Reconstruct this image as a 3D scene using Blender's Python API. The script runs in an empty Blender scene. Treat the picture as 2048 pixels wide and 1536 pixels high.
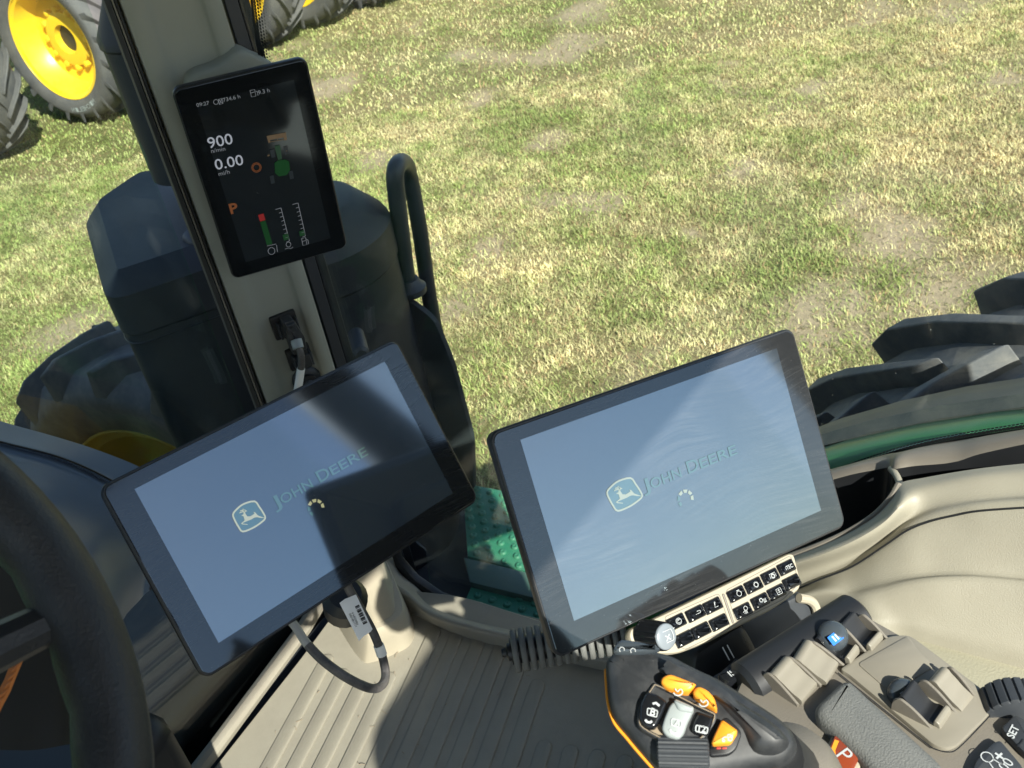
import bpy, bmesh, math, random
import numpy as np
from mathutils import Vector, Matrix
random.seed(7); rng = np.random.default_rng(11)
R_ = math.radians
scene = bpy.context.scene
COL = scene.collection

# ------------------------------------------------------------------ camera
# world: X = right of the tractor, Y = forward, Z up, ground at z = 0
FPX = 2000.0                                   # focal length in pixels of a 2048 px wide frame
CAM = np.array([0.0, 0.0, 2.9])
PIT = R_(35.0); RO = math.atan2(.183, .9831)
_h = np.array([.826, .5637, 0]); _h /= np.linalg.norm(_h)
_r0 = np.array([_h[1], -_h[0], 0]); _z = np.array([0, 0, 1.0])
_F = math.cos(PIT)*_h - math.sin(PIT)*_z
_U0 = math.sin(PIT)*_h + math.cos(PIT)*_z
_XC = math.cos(RO)*_r0 - math.sin(RO)*_U0
_YC = math.sin(RO)*_r0 + math.cos(RO)*_U0
cd = bpy.data.cameras.new('camera'); cam = bpy.data.objects.new('camera', cd); COL.objects.link(cam)
cd.sensor_width = 36.0; cd.lens = FPX/2048*36.0; cd.clip_start = .02; cd.clip_end = 3000
M = Matrix.Identity(4)
for i in range(3):
    M[i][0] = _XC[i]; M[i][1] = _YC[i]; M[i][2] = -_F[i]; M[i][3] = CAM[i]
cam.matrix_world = M
cd.dof.use_dof = True; cd.dof.focus_distance = 1.05; cd.dof.aperture_fstop = 19.0
scene.camera = cam

# ------------------------------------------------------------------ sky, sun, exposure
SUN_AZ = R_(33.0)      # shadows fall forward (+Y) turned this much to the right (+X)
SUN_EL = R_(38.0)
sdir = Vector((-math.sin(SUN_AZ)*math.cos(SUN_EL), -math.cos(SUN_AZ)*math.cos(SUN_EL), math.sin(SUN_EL)))
w = bpy.data.worlds.new('World'); scene.world = w; w.use_nodes = True
nt = w.node_tree; nt.nodes.clear()
sky = nt.nodes.new('ShaderNodeTexSky'); sky.sky_type = 'NISHITA'; sky.sun_disc = False
sky.sun_elevation = SUN_EL; sky.sun_rotation = math.atan2(sdir.x, sdir.y)
sky.air_density = 1.0; sky.dust_density = 1.0; sky.altitude = 100
bgn = nt.nodes.new('ShaderNodeBackground'); bgn.inputs[1].default_value = .088
won = nt.nodes.new('ShaderNodeOutputWorld')
nt.links.new(sky.outputs[0], bgn.inputs[0]); nt.links.new(bgn.outputs[0], won.inputs[0])
sl = bpy.data.lights.new('sun', 'SUN'); sl.energy = 5.0; sl.angle = R_(.53); sl.color = (1, .95, .86)
so = bpy.data.objects.new('sun', sl); COL.objects.link(so)
so.rotation_euler = sdir.to_track_quat('Z', 'Y').to_euler(); so.location = (-4, -6, 8)
scene.view_settings.view_transform = 'Standard'; scene.view_settings.look = 'None'
scene.view_settings.exposure = 1.3; scene.view_settings.gamma = 1
scene.render.resolution_x = 1024; scene.render.resolution_y = 768
scene.render.engine = 'CYCLES'
try:
    scene.cycles.transparent_max_bounces = 24; scene.cycles.max_bounces = 10
except Exception: pass

# ------------------------------------------------------------------ measuring helpers
def ray(x, y): return _F + _XC*((x-1024)/FPX) - _YC*((y-768)/FPX)
def D(x, y, d): return CAM + ray(x, y)*d
def atZ(x, y, z): r = ray(x, y); return CAM + r*((z-CAM[2])/r[2])
def atX(x, y, v): r = ray(x, y); return CAM + r*(v/r[0])
def atY(x, y, v): r = ray(x, y); return CAM + r*(v/r[1])
def nrm(v): v = np.asarray(v, float); return v/np.linalg.norm(v)
def A3(*v): return np.array(v, float)
class Fr:                                       # a flat working frame: origin, two axes, normal
    def __init__(s, o, ux, uy):
        s.o = np.asarray(o, float); s.x = nrm(ux); uy = np.asarray(uy, float)
        s.y = nrm(uy - s.x*(uy@s.x)); s.n = np.cross(s.x, s.y)
    def p(s, u, v, w=0): return s.o + s.x*u + s.y*v + s.n*w
    def at(s, x, y, w=0):
        r = ray(x, y); t = ((s.o + s.n*w - CAM)@s.n)/(r@s.n); q = CAM + r*t - s.o
        return (float(q@s.x), float(q@s.y))
    def P(s, x, y, w=0): return s.p(*s.at(x, y, w), w)
    def pts(s, L, w=0): return [s.at(x, y, w) for x, y in L]
def z1(L): return [(1180+x/3.369, 1080+y/3.369) for x, y in L]
def z2(L): return [(1450+x/3.368, 1080+y/3.368) for x, y in L]
def cat(P, n=6, closed=False):                  # Catmull-Rom
    P = [np.asarray(p, float) for p in P]; m = len(P); out = []
    rngk = range(m) if closed else range(m-1)
    for i in rngk:
        a = P[(i-1) % m] if closed or i > 0 else 2*P[0]-P[1]
        b = P[i]; c = P[(i+1) % m]
        d = P[(i+2) % m] if closed or i+2 < m else 2*P[-1]-P[-2]
        for k in range(n):
            t = k/n
            out.append(.5*((2*b)+(-a+c)*t+(2*a-5*b+4*c-d)*t*t+(-a+3*b-3*c+d)*t**3))
    if not closed: out.append(P[-1])
    return out
def rrect(w, h, r, n=5, cx=0, cy=0):
    out = []
    for sx, sy, a0 in ((1, -1, -90), (1, 1, 0), (-1, 1, 90), (-1, -1, 180)):
        for k in range(n+1):
            a = R_(a0 + 90*k/n)
            out.append((cx+sx*(w/2-r)+r*math.cos(a), cy+sy*(h/2-r)+r*math.sin(a)))
    return out
def rpoly(P, r, n=4):                           # polygon with rounded corners
    P = [np.asarray(p, float) for p in P]; out = []; m = len(P)
    for i in range(m):
        a, b, c = P[i-1], P[i], P[(i+1) % m]
        la, lc = np.linalg.norm(a-b), np.linalg.norm(c-b)
        k = min(r, .45*la, .45*lc); p0 = b+(a-b)/la*k; p1 = b+(c-b)/lc*k
        for j in range(n+1):
            t = j/n; out.append((1-t)**2*p0+2*t*(1-t)*b+t*t*p1)
    return [tuple(q) for q in out]
def ccw(L):
    a = sum(L[i-1][0]*L[i][1]-L[i][0]*L[i-1][1] for i in range(len(L)))
    return list(L) if a > 0 else list(L)[::-1]
def inset(L, d):
    P = np.array(L, float); m = len(P); out = []
    for i in range(m):
        e0 = P[i]-P[i-1]; e1 = P[(i+1) % m]-P[i]
        n0 = np.array([-e0[1], e0[0]])/(np.linalg.norm(e0)+1e-12); n1 = np.array([-e1[1], e1[0]])/(np.linalg.norm(e1)+1e-12)
        b = n0+n1; l = np.linalg.norm(b); b = b/l if l > 1e-6 else n0
        c = max(.5, float(b@n0)); out.append(P[i]+b*(d/c))
    return [tuple(q) for q in out]

# ------------------------------------------------------------------ materials
MT = {}
def newmat(name):
    m = bpy.data.materials.new(name); m.use_nodes = True; MT[name] = m
    return m, m.node_tree, m.node_tree.nodes['Principled BSDF']
def mat(name, col, rough=.5, var=.12, vs=6.0, bump=0, bs=300, metal=0, spec=.5, dust=0, dcol=(.42, .38, .30), emit=None, es=1, coat=0, vary_rough=.12, dscale=9):
    m, t, b = newmat(name); N = t.nodes; Lk = t.links
    tc = N.new('ShaderNodeTexCoord')
    n1 = N.new('ShaderNodeTexNoise'); n1.inputs['Scale'].default_value = vs; n1.inputs['Detail'].default_value = 5; n1.inputs['Roughness'].default_value = .65
    Lk.new(tc.outputs['Object'], n1.inputs['Vector'])
    mx = N.new('ShaderNodeMix'); mx.data_type = 'RGBA'
    mx.inputs[6].default_value = (*[c*(1-var) for c in col], 1); mx.inputs[7].default_value = (*[min(1, c*(1+var)) for c in col], 1)
    Lk.new(n1.outputs['Fac'], mx.inputs[0]); out = mx.outputs[2]
    if dust:
        n2 = N.new('ShaderNodeTexNoise'); n2.inputs['Scale'].default_value = dscale; n2.inputs['Detail'].default_value = 9; n2.inputs['Roughness'].default_value = .75
        Lk.new(tc.outputs['Object'], n2.inputs['Vector'])
        rp = N.new('ShaderNodeValToRGB'); rp.color_ramp.elements[0].position = .42; rp.color_ramp.elements[1].position = .78
        rp.color_ramp.elements[1].color = (dust, dust, dust, 1); Lk.new(n2.outputs['Fac'], rp.inputs[0])
        m2 = N.new('ShaderNodeMix'); m2.data_type = 'RGBA'; Lk.new(rp.outputs[0], m2.inputs[0]); Lk.new(out, m2.inputs[6])
        m2.inputs[7].default_value = (*dcol, 1); out = m2.outputs[2]
    Lk.new(out, b.inputs['Base Color'])
    mr = N.new('ShaderNodeMapRange'); mr.inputs['To Min'].default_value = max(0.02, rough-vary_rough); mr.inputs['To Max'].default_value = min(1, rough+vary_rough)
    Lk.new(n1.outputs['Fac'], mr.inputs['Value']); Lk.new(mr.outputs[0], b.inputs['Roughness'])
    b.inputs['Metallic'].default_value = metal; b.inputs['Specular IOR Level'].default_value = spec
    if coat: b.inputs['Coat Weight'].default_value = coat; b.inputs['Coat Roughness'].default_value = .05
    if bump:
        n3 = N.new('ShaderNodeTexNoise'); n3.inputs['Scale'].default_value = bs; n3.inputs['Detail'].default_value = 3
        Lk.new(tc.outputs['Object'], n3.inputs['Vector'])
        bp = N.new('ShaderNodeBump'); bp.inputs['Strength'].default_value = bump; bp.inputs['Distance'].default_value = .002
        Lk.new(n3.outputs['Fac'], bp.inputs['Height']); Lk.new(bp.outputs[0], b.inputs['Normal'])
    if emit: b.inputs['Emission Color'].default_value = (*emit, 1); b.inputs['Emission Strength'].default_value = es
    return m
mat('beige', (.33, .295, .225), .55, bump=.12, bs=900, dust=.12, dcol=(.5, .45, .36))
mat('beige_console', (.268, .252, .2), .5, var=.14, vs=4, bump=.2, bs=800, dust=.28, dcol=(.22, .195, .145), dscale=14)
mat('post_beige', (.255, .265, .225), .6, var=.06, bump=.1, bs=900)
mat('mat_beige', (.245, .228, .182), .62, var=.12, vs=5, bump=.2, bs=500, dust=.45, dcol=(.17, .15, .12), dscale=16)
mat('leather', (.31, .295, .22), .55, var=.06, bump=.22, bs=420)
mat('lever_beige', (.205, .188, .152), .38, var=.06, vs=30)
mat('taupe', (.15, .135, .112), .5, var=.08, bump=.15, bs=800)
mat('black', (.012, .013, .015), .45, var=.2)
mat('black_gloss', (.008, .009, .011), .18, var=.2, vary_rough=.05)
mat('black_dusty', (.018, .02, .023), .48, var=.3, dust=.25, dcol=(.16, .16, .16), dscale=40)
mat('dark_plastic', (.03, .034, .04), .5, var=.2, vs=8, bump=.05, dust=.12, dcol=(.10, .11, .12))
mat('lip', (.045, .05, .055), .55, var=.3, vs=6, dust=.5, dcol=(.15, .145, .125), dscale=12)
mat('pad', (.125, .128, .122), .6, var=.12, bump=.45, bs=650, dust=.25, dcol=(.2, .2, .19), dscale=30)
mat('rubber_seal', (.02, .022, .022), .7)
mat('tyre', (.075, .08, .088), .72, var=.25, vs=5, bump=.3, bs=60, dust=.75, dcol=(.23, .215, .19), dscale=9)
mat('tyre_far', (.06, .06, .062), .75, var=.25, vs=5, dust=.5, dcol=(.16, .15, .13), dscale=6)
mat('yellow', (.78, .50, .015), .38, var=.1, vs=3, dust=.25, dcol=(.45, .32, .08), dscale=8)
mat('yellow_dull', (.33, .24, .03), .6, var=.25, vs=6)  # darker, duller yellow for the front rim
mat('green_paint', (.03, .15, .045), .4, var=.1, vs=3, dust=.25, dcol=(.16, .24, .14))
mat('step_green', (.035, .22, .13), .5, var=.15, vs=8, dust=.4, dcol=(.2, .26, .2), dscale=14)
mat('housing', (.013, .016, .021), .6, var=.3, vs=5, bump=.15, bs=160, dust=.22, dcol=(.07, .065, .05), dscale=11)
mat('cowl', (.12, .17, .25), .33, var=.1, vs=4, bump=.06, bs=700)  # blue base stands in for sky reflected by dark plastic
mat('wheel_grip', (.016, .018, .022), .5, var=.25, vs=14, bump=.2, bs=500)
mat('cable', (.05, .05, .052), .5, dust=.6, dcol=(.30, .27, .24), dscale=22)
mat('cable_pale', (.45, .44, .40), .5, dust=.3, dcol=(.2, .18, .16), dscale=30)
mat('label_white', (.80, .81, .80), .45, var=.03)
mat('ink', (.03, .03, .03), .6)
mat('ink_white', (.42, .44, .45), .5)
mat('orange', (.80, .30, .025), .4, var=.08, vs=40)
mat('orange_dark', (.55, .19, .05), .5)
mat('grey_button', (.28, .31, .31), .42, var=.06)
mat('dirt', (.25, .20, .14), .9, var=.3, vs=120)
mat('knob_cap', (.20, .225, .25), .25, var=.05)
mat('blue', (.03, .16, .62), .35, emit=(.03, .2, .8), es=.15)
mat('smoke', (.045, .055, .065), .15, var=.2)
mat('hood_green', (.035, .21, .05), .35)
mat('liner', (.22, .215, .20), .8)
mat('seat_cloth', (.03, .032, .033), .8, bump=.3)
mat('lamp_red', (.35, .03, .03), .4, emit=(1, .1, .05), es=.25)
mat('lamp_amber', (.16, .03, .012), .3, emit=(1, .16, .02), es=.06, coat=.6)
mat('mesh_dark', (.03, .035, .04), .7, var=.3, vs=250)
mat('teal_trim', (.08, .14, .115), .5)
def ui(name, col, es):
    mat(name, [c*.3 for c in col], .35, var=.02, emit=col, es=es)
ui('ui_white', (.62, .66, .74), .16); ui('ui_grey', (.45, .48, .52), .1); ui('ui_green', (.015, .11, .03), .09); ui('ui_red', (.4, .03, .03), .15)
ui('ui_orange', (.42, .14, .05), .09); ui('ui_dim', (.03, .07, .04), .2); ui('ui_sand', (.32, .22, .13), .08)
for nm_, c_, e_ in (('logo_yellow', (.80, .78, .42), .20), ('logo_green', (.12, .34, .18), .09), ('logo_fill', (.06, .26, .20), .10)):
    m_, t_, b_ = newmat(nm_); b_.inputs['Base Color'].default_value = (.02, .03, .03, 1); b_.inputs['Roughness'].default_value = .07; b_.inputs['IOR'].default_value = 3.0
    b_.inputs['Specular Tint'].default_value = (.72, .88, 1, 1); b_.inputs['Emission Color'].default_value = (*c_, 1); b_.inputs['Emission Strength'].default_value = e_

def screen_mat(name, base, refl_ior, smear, specks, glow=0):
    # glass over an LCD: dark layer, mirror-like glass on top, and a thin wiped dust film
    m, t, b = newmat(name); N = t.nodes; Lk = t.links
    b.inputs['Base Color'].default_value = (*base, 1); b.inputs['Roughness'].default_value = .07; b.inputs['IOR'].default_value = refl_ior; b.inputs['Specular Tint'].default_value = (.72, .88, 1, 1)
    if glow: b.inputs['Emission Color'].default_value = (.30, .50, .75, 1); b.inputs['Emission Strength'].default_value = glow
    tc = N.new('ShaderNodeTexCoord')
    mp = N.new('ShaderNodeMapping'); mp.inputs['Scale'].default_value = (5, 90, 1); Lk.new(tc.outputs['UV'], mp.inputs[0])
    warp = N.new('ShaderNodeTexNoise'); warp.inputs['Scale'].default_value = 2.4; warp.inputs['Detail'].default_value = 1; Lk.new(tc.outputs['UV'], warp.inputs['Vector'])
    wm = N.new('ShaderNodeVectorMath'); wm.operation = 'MULTIPLY_ADD'; wm.inputs[1].default_value = (2.2, 13, 0)
    Lk.new(warp.outputs['Color'], wm.inputs[0]); Lk.new(mp.outputs[0], wm.inputs[2])
    st = N.new('ShaderNodeTexNoise'); st.inputs['Scale'].default_value = 1; st.inputs['Detail'].default_value = 6; st.inputs['Roughness'].default_value = .7
    Lk.new(wm.outputs[0], st.inputs['Vector'])
    rp = N.new('ShaderNodeValToRGB'); rp.color_ramp.elements[0].position = .43; rp.color_ramp.elements[0].color = (0, 0, 0, 1); rp.color_ramp.elements[1].position = .75
    Lk.new(st.outputs['Fac'], rp.inputs[0])
    big = N.new('ShaderNodeTexNoise'); big.inputs['Scale'].default_value = 4; Lk.new(tc.outputs['UV'], big.inputs['Vector'])
    br = N.new('ShaderNodeMapRange'); br.inputs['From Min'].default_value = .35; br.inputs['From Max'].default_value = .65; Lk.new(big.outputs['Fac'], br.inputs['Value'])
    mu = N.new('ShaderNodeMath'); mu.operation = 'MULTIPLY'; Lk.new(rp.outputs[0], mu.inputs[0]); Lk.new(br.outputs[0], mu.inputs[1])
    ma = N.new('ShaderNodeMath'); ma.operation = 'MULTIPLY_ADD'; ma.inputs[1].default_value = smear; ma.inputs[2].default_value = smear*.5; Lk.new(mu.outputs[0], ma.inputs[0])
    sp = N.new('ShaderNodeTexVoronoi'); sp.inputs['Scale'].default_value = 60; Lk.new(tc.outputs['UV'], sp.inputs['Vector'])
    lt = N.new('ShaderNodeMath'); lt.operation = 'LESS_THAN'; lt.inputs[1].default_value = .07; Lk.new(sp.outputs['Distance'], lt.inputs[0])
    sm = N.new('ShaderNodeMath'); sm.operation = 'MULTIPLY'; sm.inputs[1].default_value = specks; Lk.new(lt.outputs[0], sm.inputs[0])
    ad = N.new('ShaderNodeMath'); ad.operation = 'ADD'; ad.use_clamp = True; Lk.new(ma.outputs[0], ad.inputs[0]); Lk.new(sm.outputs[0], ad.inputs[1])
    df = N.new('ShaderNodeBsdfDiffuse'); df.inputs[0].default_value = (.62, .62, .60, 1)
    mx = N.new('ShaderNodeMixShader'); Lk.new(ad.outputs[0], mx.inputs[0]); Lk.new(b.outputs[0], mx.inputs[1]); Lk.new(df.outputs[0], mx.inputs[2])
    Lk.new(mx.outputs[0], N['Material Output'].inputs[0])
    return m
screen_mat('bezel', (.004, .005, .007), 1.75, .04, .05)
screen_mat('lcd', (.006, .012, .020), 2.9, .05, .05, glow=.006)
screen_mat('lcd_post', (.006, .008, .010), 1.9, .02, .02)
screen_mat('bezel_post', (.005, .006, .007), 1.45, .008, .0)

def glass_mat(name, tint, dirt):
    m, t, b = newmat(name); N = t.nodes; Lk = t.links; N.remove(b)
    tr = N.new('ShaderNodeBsdfTransparent'); tr.inputs[0].default_value = (*tint, 1)
    gl = N.new('ShaderNodeBsdfGlossy'); gl.inputs['Roughness'].default_value = .015
    fr = N.new('ShaderNodeFresnel'); ge = N.new('ShaderNodeNewGeometry'); io = N.new('ShaderNodeMapRange')
    io.inputs['To Min'].default_value = 1.5; io.inputs['To Max'].default_value = 1/1.5          # same Fresnel curve on both faces of the thin pane
    Lk.new(ge.outputs['Backfacing'], io.inputs['Value']); Lk.new(io.outputs[0], fr.inputs[0])
    m1 = N.new('ShaderNodeMixShader'); Lk.new(fr.outputs[0], m1.inputs[0]); Lk.new(tr.outputs[0], m1.inputs[1]); Lk.new(gl.outputs[0], m1.inputs[2])
    tc = N.new('ShaderNodeTexCoord'); n = N.new('ShaderNodeTexNoise'); n.inputs['Scale'].default_value = 11; n.inputs['Detail'].default_value = 8; n.inputs['Roughness'].default_value = .7
    Lk.new(tc.outputs['Object'], n.inputs['Vector'])
    rp = N.new('ShaderNodeMapRange'); rp.inputs['From Min'].default_value = .5; rp.inputs['From Max'].default_value = .8; rp.inputs['To Max'].default_value = dirt
    Lk.new(n.outputs['Fac'], rp.inputs['Value'])
    vo = N.new('ShaderNodeTexVoronoi'); vo.inputs['Scale'].default_value = 55; Lk.new(tc.outputs['Object'], vo.inputs['Vector'])
    lt = N.new('ShaderNodeMath'); lt.operation = 'LESS_THAN'; lt.inputs[1].default_value = .045; Lk.new(vo.outputs['Distance'], lt.inputs[0])
    sc = N.new('ShaderNodeMath'); sc.operation = 'MULTIPLY_ADD'; sc.inputs[1].default_value = .25; sc.use_clamp = True
    Lk.new(lt.outputs[0], sc.inputs[0]); Lk.new(rp.outputs[0], sc.inputs[2])
    df = N.new('ShaderNodeBsdfDiffuse'); df.inputs[0].default_value = (.55, .55, .5, 1)
    tl = N.new('ShaderNodeBsdfTranslucent'); tl.inputs[0].default_value = (.55, .55, .5, 1)
    dm = N.new('ShaderNodeMixShader'); Lk.new(df.outputs[0], dm.inputs[1]); Lk.new(tl.outputs[0], dm.inputs[2])
    m2 = N.new('ShaderNodeMixShader'); Lk.new(sc.outputs[0], m2.inputs[0]); Lk.new(m1.outputs[0], m2.inputs[1]); Lk.new(dm.outputs[0], m2.inputs[2])
    Lk.new(m2.outputs[0], N['Material Output'].inputs[0]); return m
glass_mat('glass', (.935, .97, .95), .028)
glass_mat('glass_dirty', (.90, .95, .93), .03)
glass_mat('glass_clear', (.97, .985, .975), .01)
def frit_mat(name, pitch, axes, solid_at, fade):
    # printed ceramic dots: u runs along the edge, v away from it (UV in metres)
    m, t, b = newmat(name); N = t.nodes; Lk = t.links
    b.inputs['Base Color'].default_value = (.006, .007, .008, 1); b.inputs['Roughness'].default_value = .4
    tc = N.new('ShaderNodeTexCoord'); sx = N.new('ShaderNodeSeparateXYZ'); Lk.new(tc.outputs['UV'], sx.inputs[0])
    def math_(op, a, bb=None, c=None):
        q = N.new('ShaderNodeMath'); q.operation = op
        for i, v in enumerate((a, bb, c)):
            if v is None: continue
            if isinstance(v, (int, float)): q.inputs[i].default_value = v
            else: Lk.new(v, q.inputs[i])
        return q.outputs[0]
    row = math_('FLOOR', math_('DIVIDE', sx.outputs[1], pitch))
    off = math_('MULTIPLY', math_('MODULO', row, 2.0), .5)
    fu = math_('SUBTRACT', math_('FRACT', math_('ADD', math_('DIVIDE', sx.outputs[0], pitch), off)), .5)
    fv = math_('SUBTRACT', math_('FRACT', math_('DIVIDE', sx.outputs[1], pitch)), .5)
    d = math_('SQRT', math_('ADD', math_('MULTIPLY', fu, fu), math_('MULTIPLY', fv, fv)))
    rad = math_('SUBTRACT', .72, math_('MULTIPLY', math_('DIVIDE', sx.outputs[1], fade), .5))
    on = math_('LESS_THAN', d, rad)
    tr = N.new('ShaderNodeBsdfTransparent'); mx = N.new('ShaderNodeMixShader'); Lk.new(on, mx.inputs[0]); Lk.new(tr.outputs[0], mx.inputs[1]); Lk.new(b.outputs[0], mx.inputs[2])
    Lk.new(mx.outputs[0], N['Material Output'].inputs[0]); return m
frit_mat('frit', .0042, None, 0, .018)

# ------------------------------------------------------------------ mesh helpers
def wloc(o):
    v = Vector((0, 0, 0))
    while o is not None: v += o.location; o = o.parent
    return v
class MB:
    def __init__(s): s.v = []; s.f = []; s.uv = None
    def add(s, vs, fs):
        k = len(s.v); s.v += [tuple(map(float, q)) for q in vs]; s.f += [tuple(i+k for i in f) for f in fs]; return s
    def box(s, a, b):
        (x0, y0, z0), (x1, y1, z1_) = a, b
        vs = [(x, y, z) for z in (z0, z1_) for y in (y0, y1) for x in (x0, x1)]
        return s.add(vs, [(0, 2, 3, 1), (4, 5, 7, 6), (0, 1, 5, 4), (2, 6, 7, 3), (0, 4, 6, 2), (1, 3, 7, 5)])
    def rings(s, rings, cap0=True, cap1=True, closed=True):
        n = len(rings[0]); vs = [q for r in rings for q in r]; fs = []
        for i in range(len(rings)-1):
            for j in range(n if closed else n-1):
                a = i*n+j; b = i*n+(j+1) % n; fs.append((a, b, b+n, a+n))
        if cap0: fs.append(tuple(range(n-1, -1, -1)))
        if cap1: k = (len(rings)-1)*n; fs.append(tuple(range(k, k+n)))
        return s.add(vs, fs)
    def solid(s, fr, outline, prof, dome=0):     # prof = [(inset, w), ...] from bottom to top
        L = ccw(outline); R = []
        for d, w_ in prof:
            R.append([fr.p(u, v, w_) for u, v in (inset(L, d) if d else L)])
        if not dome: return s.rings(R)
        top = np.array(inset(L, prof[-1][0]) if prof[-1][0] else L); c = top.mean(0); w_ = prof[-1][1]
        for k in (.75, .5, .25):
            q = c+(top-c)*k; R.append([fr.p(u, v, w_+dome*(1-k*k)) for u, v in q])
        return s.rings(R)
    def slab(s, fr, outline, w0, w1, r=.001, seg=2):
        prof = [(0, w0)] + [(r*(1-math.cos(a)), w1-r*(1-math.sin(a))) for a in [math.pi/2*k/seg for k in range(seg+1)]]
        return s.solid(fr, outline, prof)
    def tube(s, path, r, n=12, cap=True):
        P = [np.asarray(p, float) for p in path]; m = len(P); rad = r if hasattr(r, '__len__') else [r]*m; R = []
        t0 = nrm(P[1]-P[0]); a = nrm(np.cross(t0, [.31, .22, .9])); 
        for i in range(m):
            t = nrm(P[min(i+1, m-1)]-P[max(i-1, 0)]); a = nrm(a-t*(a@t)); b = np.cross(t, a)
            R.append([P[i]+rad[i]*(a*math.cos(2*math.pi*k/n)+b*math.sin(2*math.pi*k/n)) for k in range(n)])
        return s.rings(R, cap, cap)
    def lathe(s, o, ax, prof, n=32, cap0=True, cap1=True, arc=None):
        o = np.asarray(o, float); ax = nrm(ax); a = nrm(np.cross(ax, [.3, .9, .2] if abs(ax[0]) > .5 else [1, .1, 0])); b = np.cross(ax, a)
        return s.rings([[o+ax*h+r*(a*math.cos(2*math.pi*k/n)+b*math.sin(2*math.pi*k/n)) for k in range(n)] for r, h in prof], cap0, cap1)
    def grid(s, G):
        n = len(G[0]); vs = [q for r in G for q in r]; fs = [(i*n+j, i*n+j+1, (i+1)*n+j+1, (i+1)*n+j) for i in range(len(G)-1) for j in range(n-1)]
        return s.add(vs, fs)
    def ribbon(s, pts, wd, fr, w=0, closed=False):   # flat stroke in a frame
        P = [np.asarray(p, float) for p in pts]; m = len(P); vs = []; 
        for i in range(m):
            a = P[i-1] if (closed or i > 0) else P[i]; b = P[(i+1) % m] if (closed or i < m-1) else P[i]
            t = b-a; t = t/(np.linalg.norm(t)+1e-12); q = np.array([-t[1], t[0]])*wd/2
            vs += [fr.p(*(P[i]-q), w), fr.p(*(P[i]+q), w)]
        k = m if closed else m-1
        return s.add(vs, [(2*i, 2*((i+1) % m), 2*((i+1) % m)+1, 2*i+1) for i in range(k)])
    def flat(s, fr, outline, w=0):
        L = ccw(outline); return s.add([fr.p(u, v, w) for u, v in L], [tuple(range(len(L)))])
    def build(s, name, m, parent=None, sharp=35, bevel=0, sub=0, solidify=0, uvfr=None):
        me = bpy.data.meshes.new(name); o_ = wloc(parent)
        me.from_pydata([(x-o_.x, y-o_.y, z-o_.z) for x, y, z in s.v], [], s.f); me.validate(); me.update()
        bm = bmesh.new(); bm.from_mesh(me)
        if not solidify and s.uv is None: bmesh.ops.recalc_face_normals(bm, faces=bm.faces)
        bm.to_mesh(me); bm.free()
        if uvfr is not None:
            fr, sx, sy = uvfr; ul = me.uv_layers.new(name='UVMap'); V_ = np.array(s.v)-fr.o
            U = np.stack([V_@fr.x/sx, V_@fr.y/sy], 1)
            for lp in me.loops: ul.data[lp.index].uv = U[lp.vertex_index]
        elif s.uv is not None:
            ul = me.uv_layers.new(name='UVMap')
            for lp in me.loops: ul.data[lp.index].uv = s.uv[lp.vertex_index]
        me.materials.append(MT[m] if isinstance(m, str) else m)
        for p in me.polygons: p.use_smooth = True
        me.set_sharp_from_angle(angle=R_(sharp))
        ob = bpy.data.objects.new(name, me); COL.objects.link(ob); ob.parent = parent
        if solidify: q = ob.modifiers.new('s', 'SOLIDIFY'); q.thickness = solidify; q.offset = 0
        if bevel:
            q = ob.modifiers.new('b', 'BEVEL'); q.width = bevel; q.segments = 2; q.limit_method = 'ANGLE'; q.angle_limit = R_(38); q.harden_normals = True
        if sub: q = ob.modifiers.new('u', 'SUBSURF'); q.levels = sub; q.render_levels = sub
        return ob
def thing(name, label, cat_, loc=(0, 0, 0), group=None):
    o = bpy.data.objects.new(name, None); COL.objects.link(o); o.location = tuple(map(float, loc)); o.empty_display_size = .05
    o['label'] = label; o['category'] = cat_
    if group: o['group'] = group
    return o
def tag(o, label, cat_=None, group=None):
    o['label'] = label
    if cat_: o['category'] = cat_
    if group: o['group'] = group
    return o
def struct(o): o['kind'] = 'structure'; return o
_txt = {}
def text(fr, s, p0, p1, m, parent, w=.0008, bold=.0, name='lettering', h=None, mid=False):
    # string s set from p0 to p1 (frame coordinates along the baseline)
    if (s, bold) not in _txt:
        cu = bpy.data.curves.new('t', 'FONT'); cu.body = s; cu.size = 1; cu.offset = bold; cu.fill_mode = 'FRONT'; cu.resolution_u = 3
        ob = bpy.data.objects.new('t', cu); COL.objects.link(ob); bpy.context.view_layer.update()
        dg = bpy.context.evaluated_depsgraph_get(); me = bpy.data.meshes.new_from_object(ob.evaluated_get(dg))
        V_ = np.array([v.co[:] for v in me.vertices]); F_ = [tuple(p.vertices) for p in me.polygons]
        bpy.data.objects.remove(ob); bpy.data.curves.remove(cu); bpy.data.meshes.remove(me)
        V_[:, 0] -= V_[:, 0].min(); _txt[(s, bold)] = (V_, F_)
    V_, F_ = _txt[(s, bold)]
    p0 = np.array(p0); p1 = np.array(p1); L = np.linalg.norm(p1-p0); e = (p1-p0)/L; q = np.array([-e[1], e[0]])
    sx = L/V_[:, 0].max(); sy = sx if h is None else h/.73
    mb = MB(); mb.add([fr.p(*(p0+e*v[0]*sx+q*v[1]*sy), w) for v in V_], F_)
    return mb.build(name, m, parent)
def copy_tree(o, parent=None):
    c = o.copy(); COL.objects.link(c); c.parent = parent
    for ch in list(o.children): copy_tree(ch, c)
    return c
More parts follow.
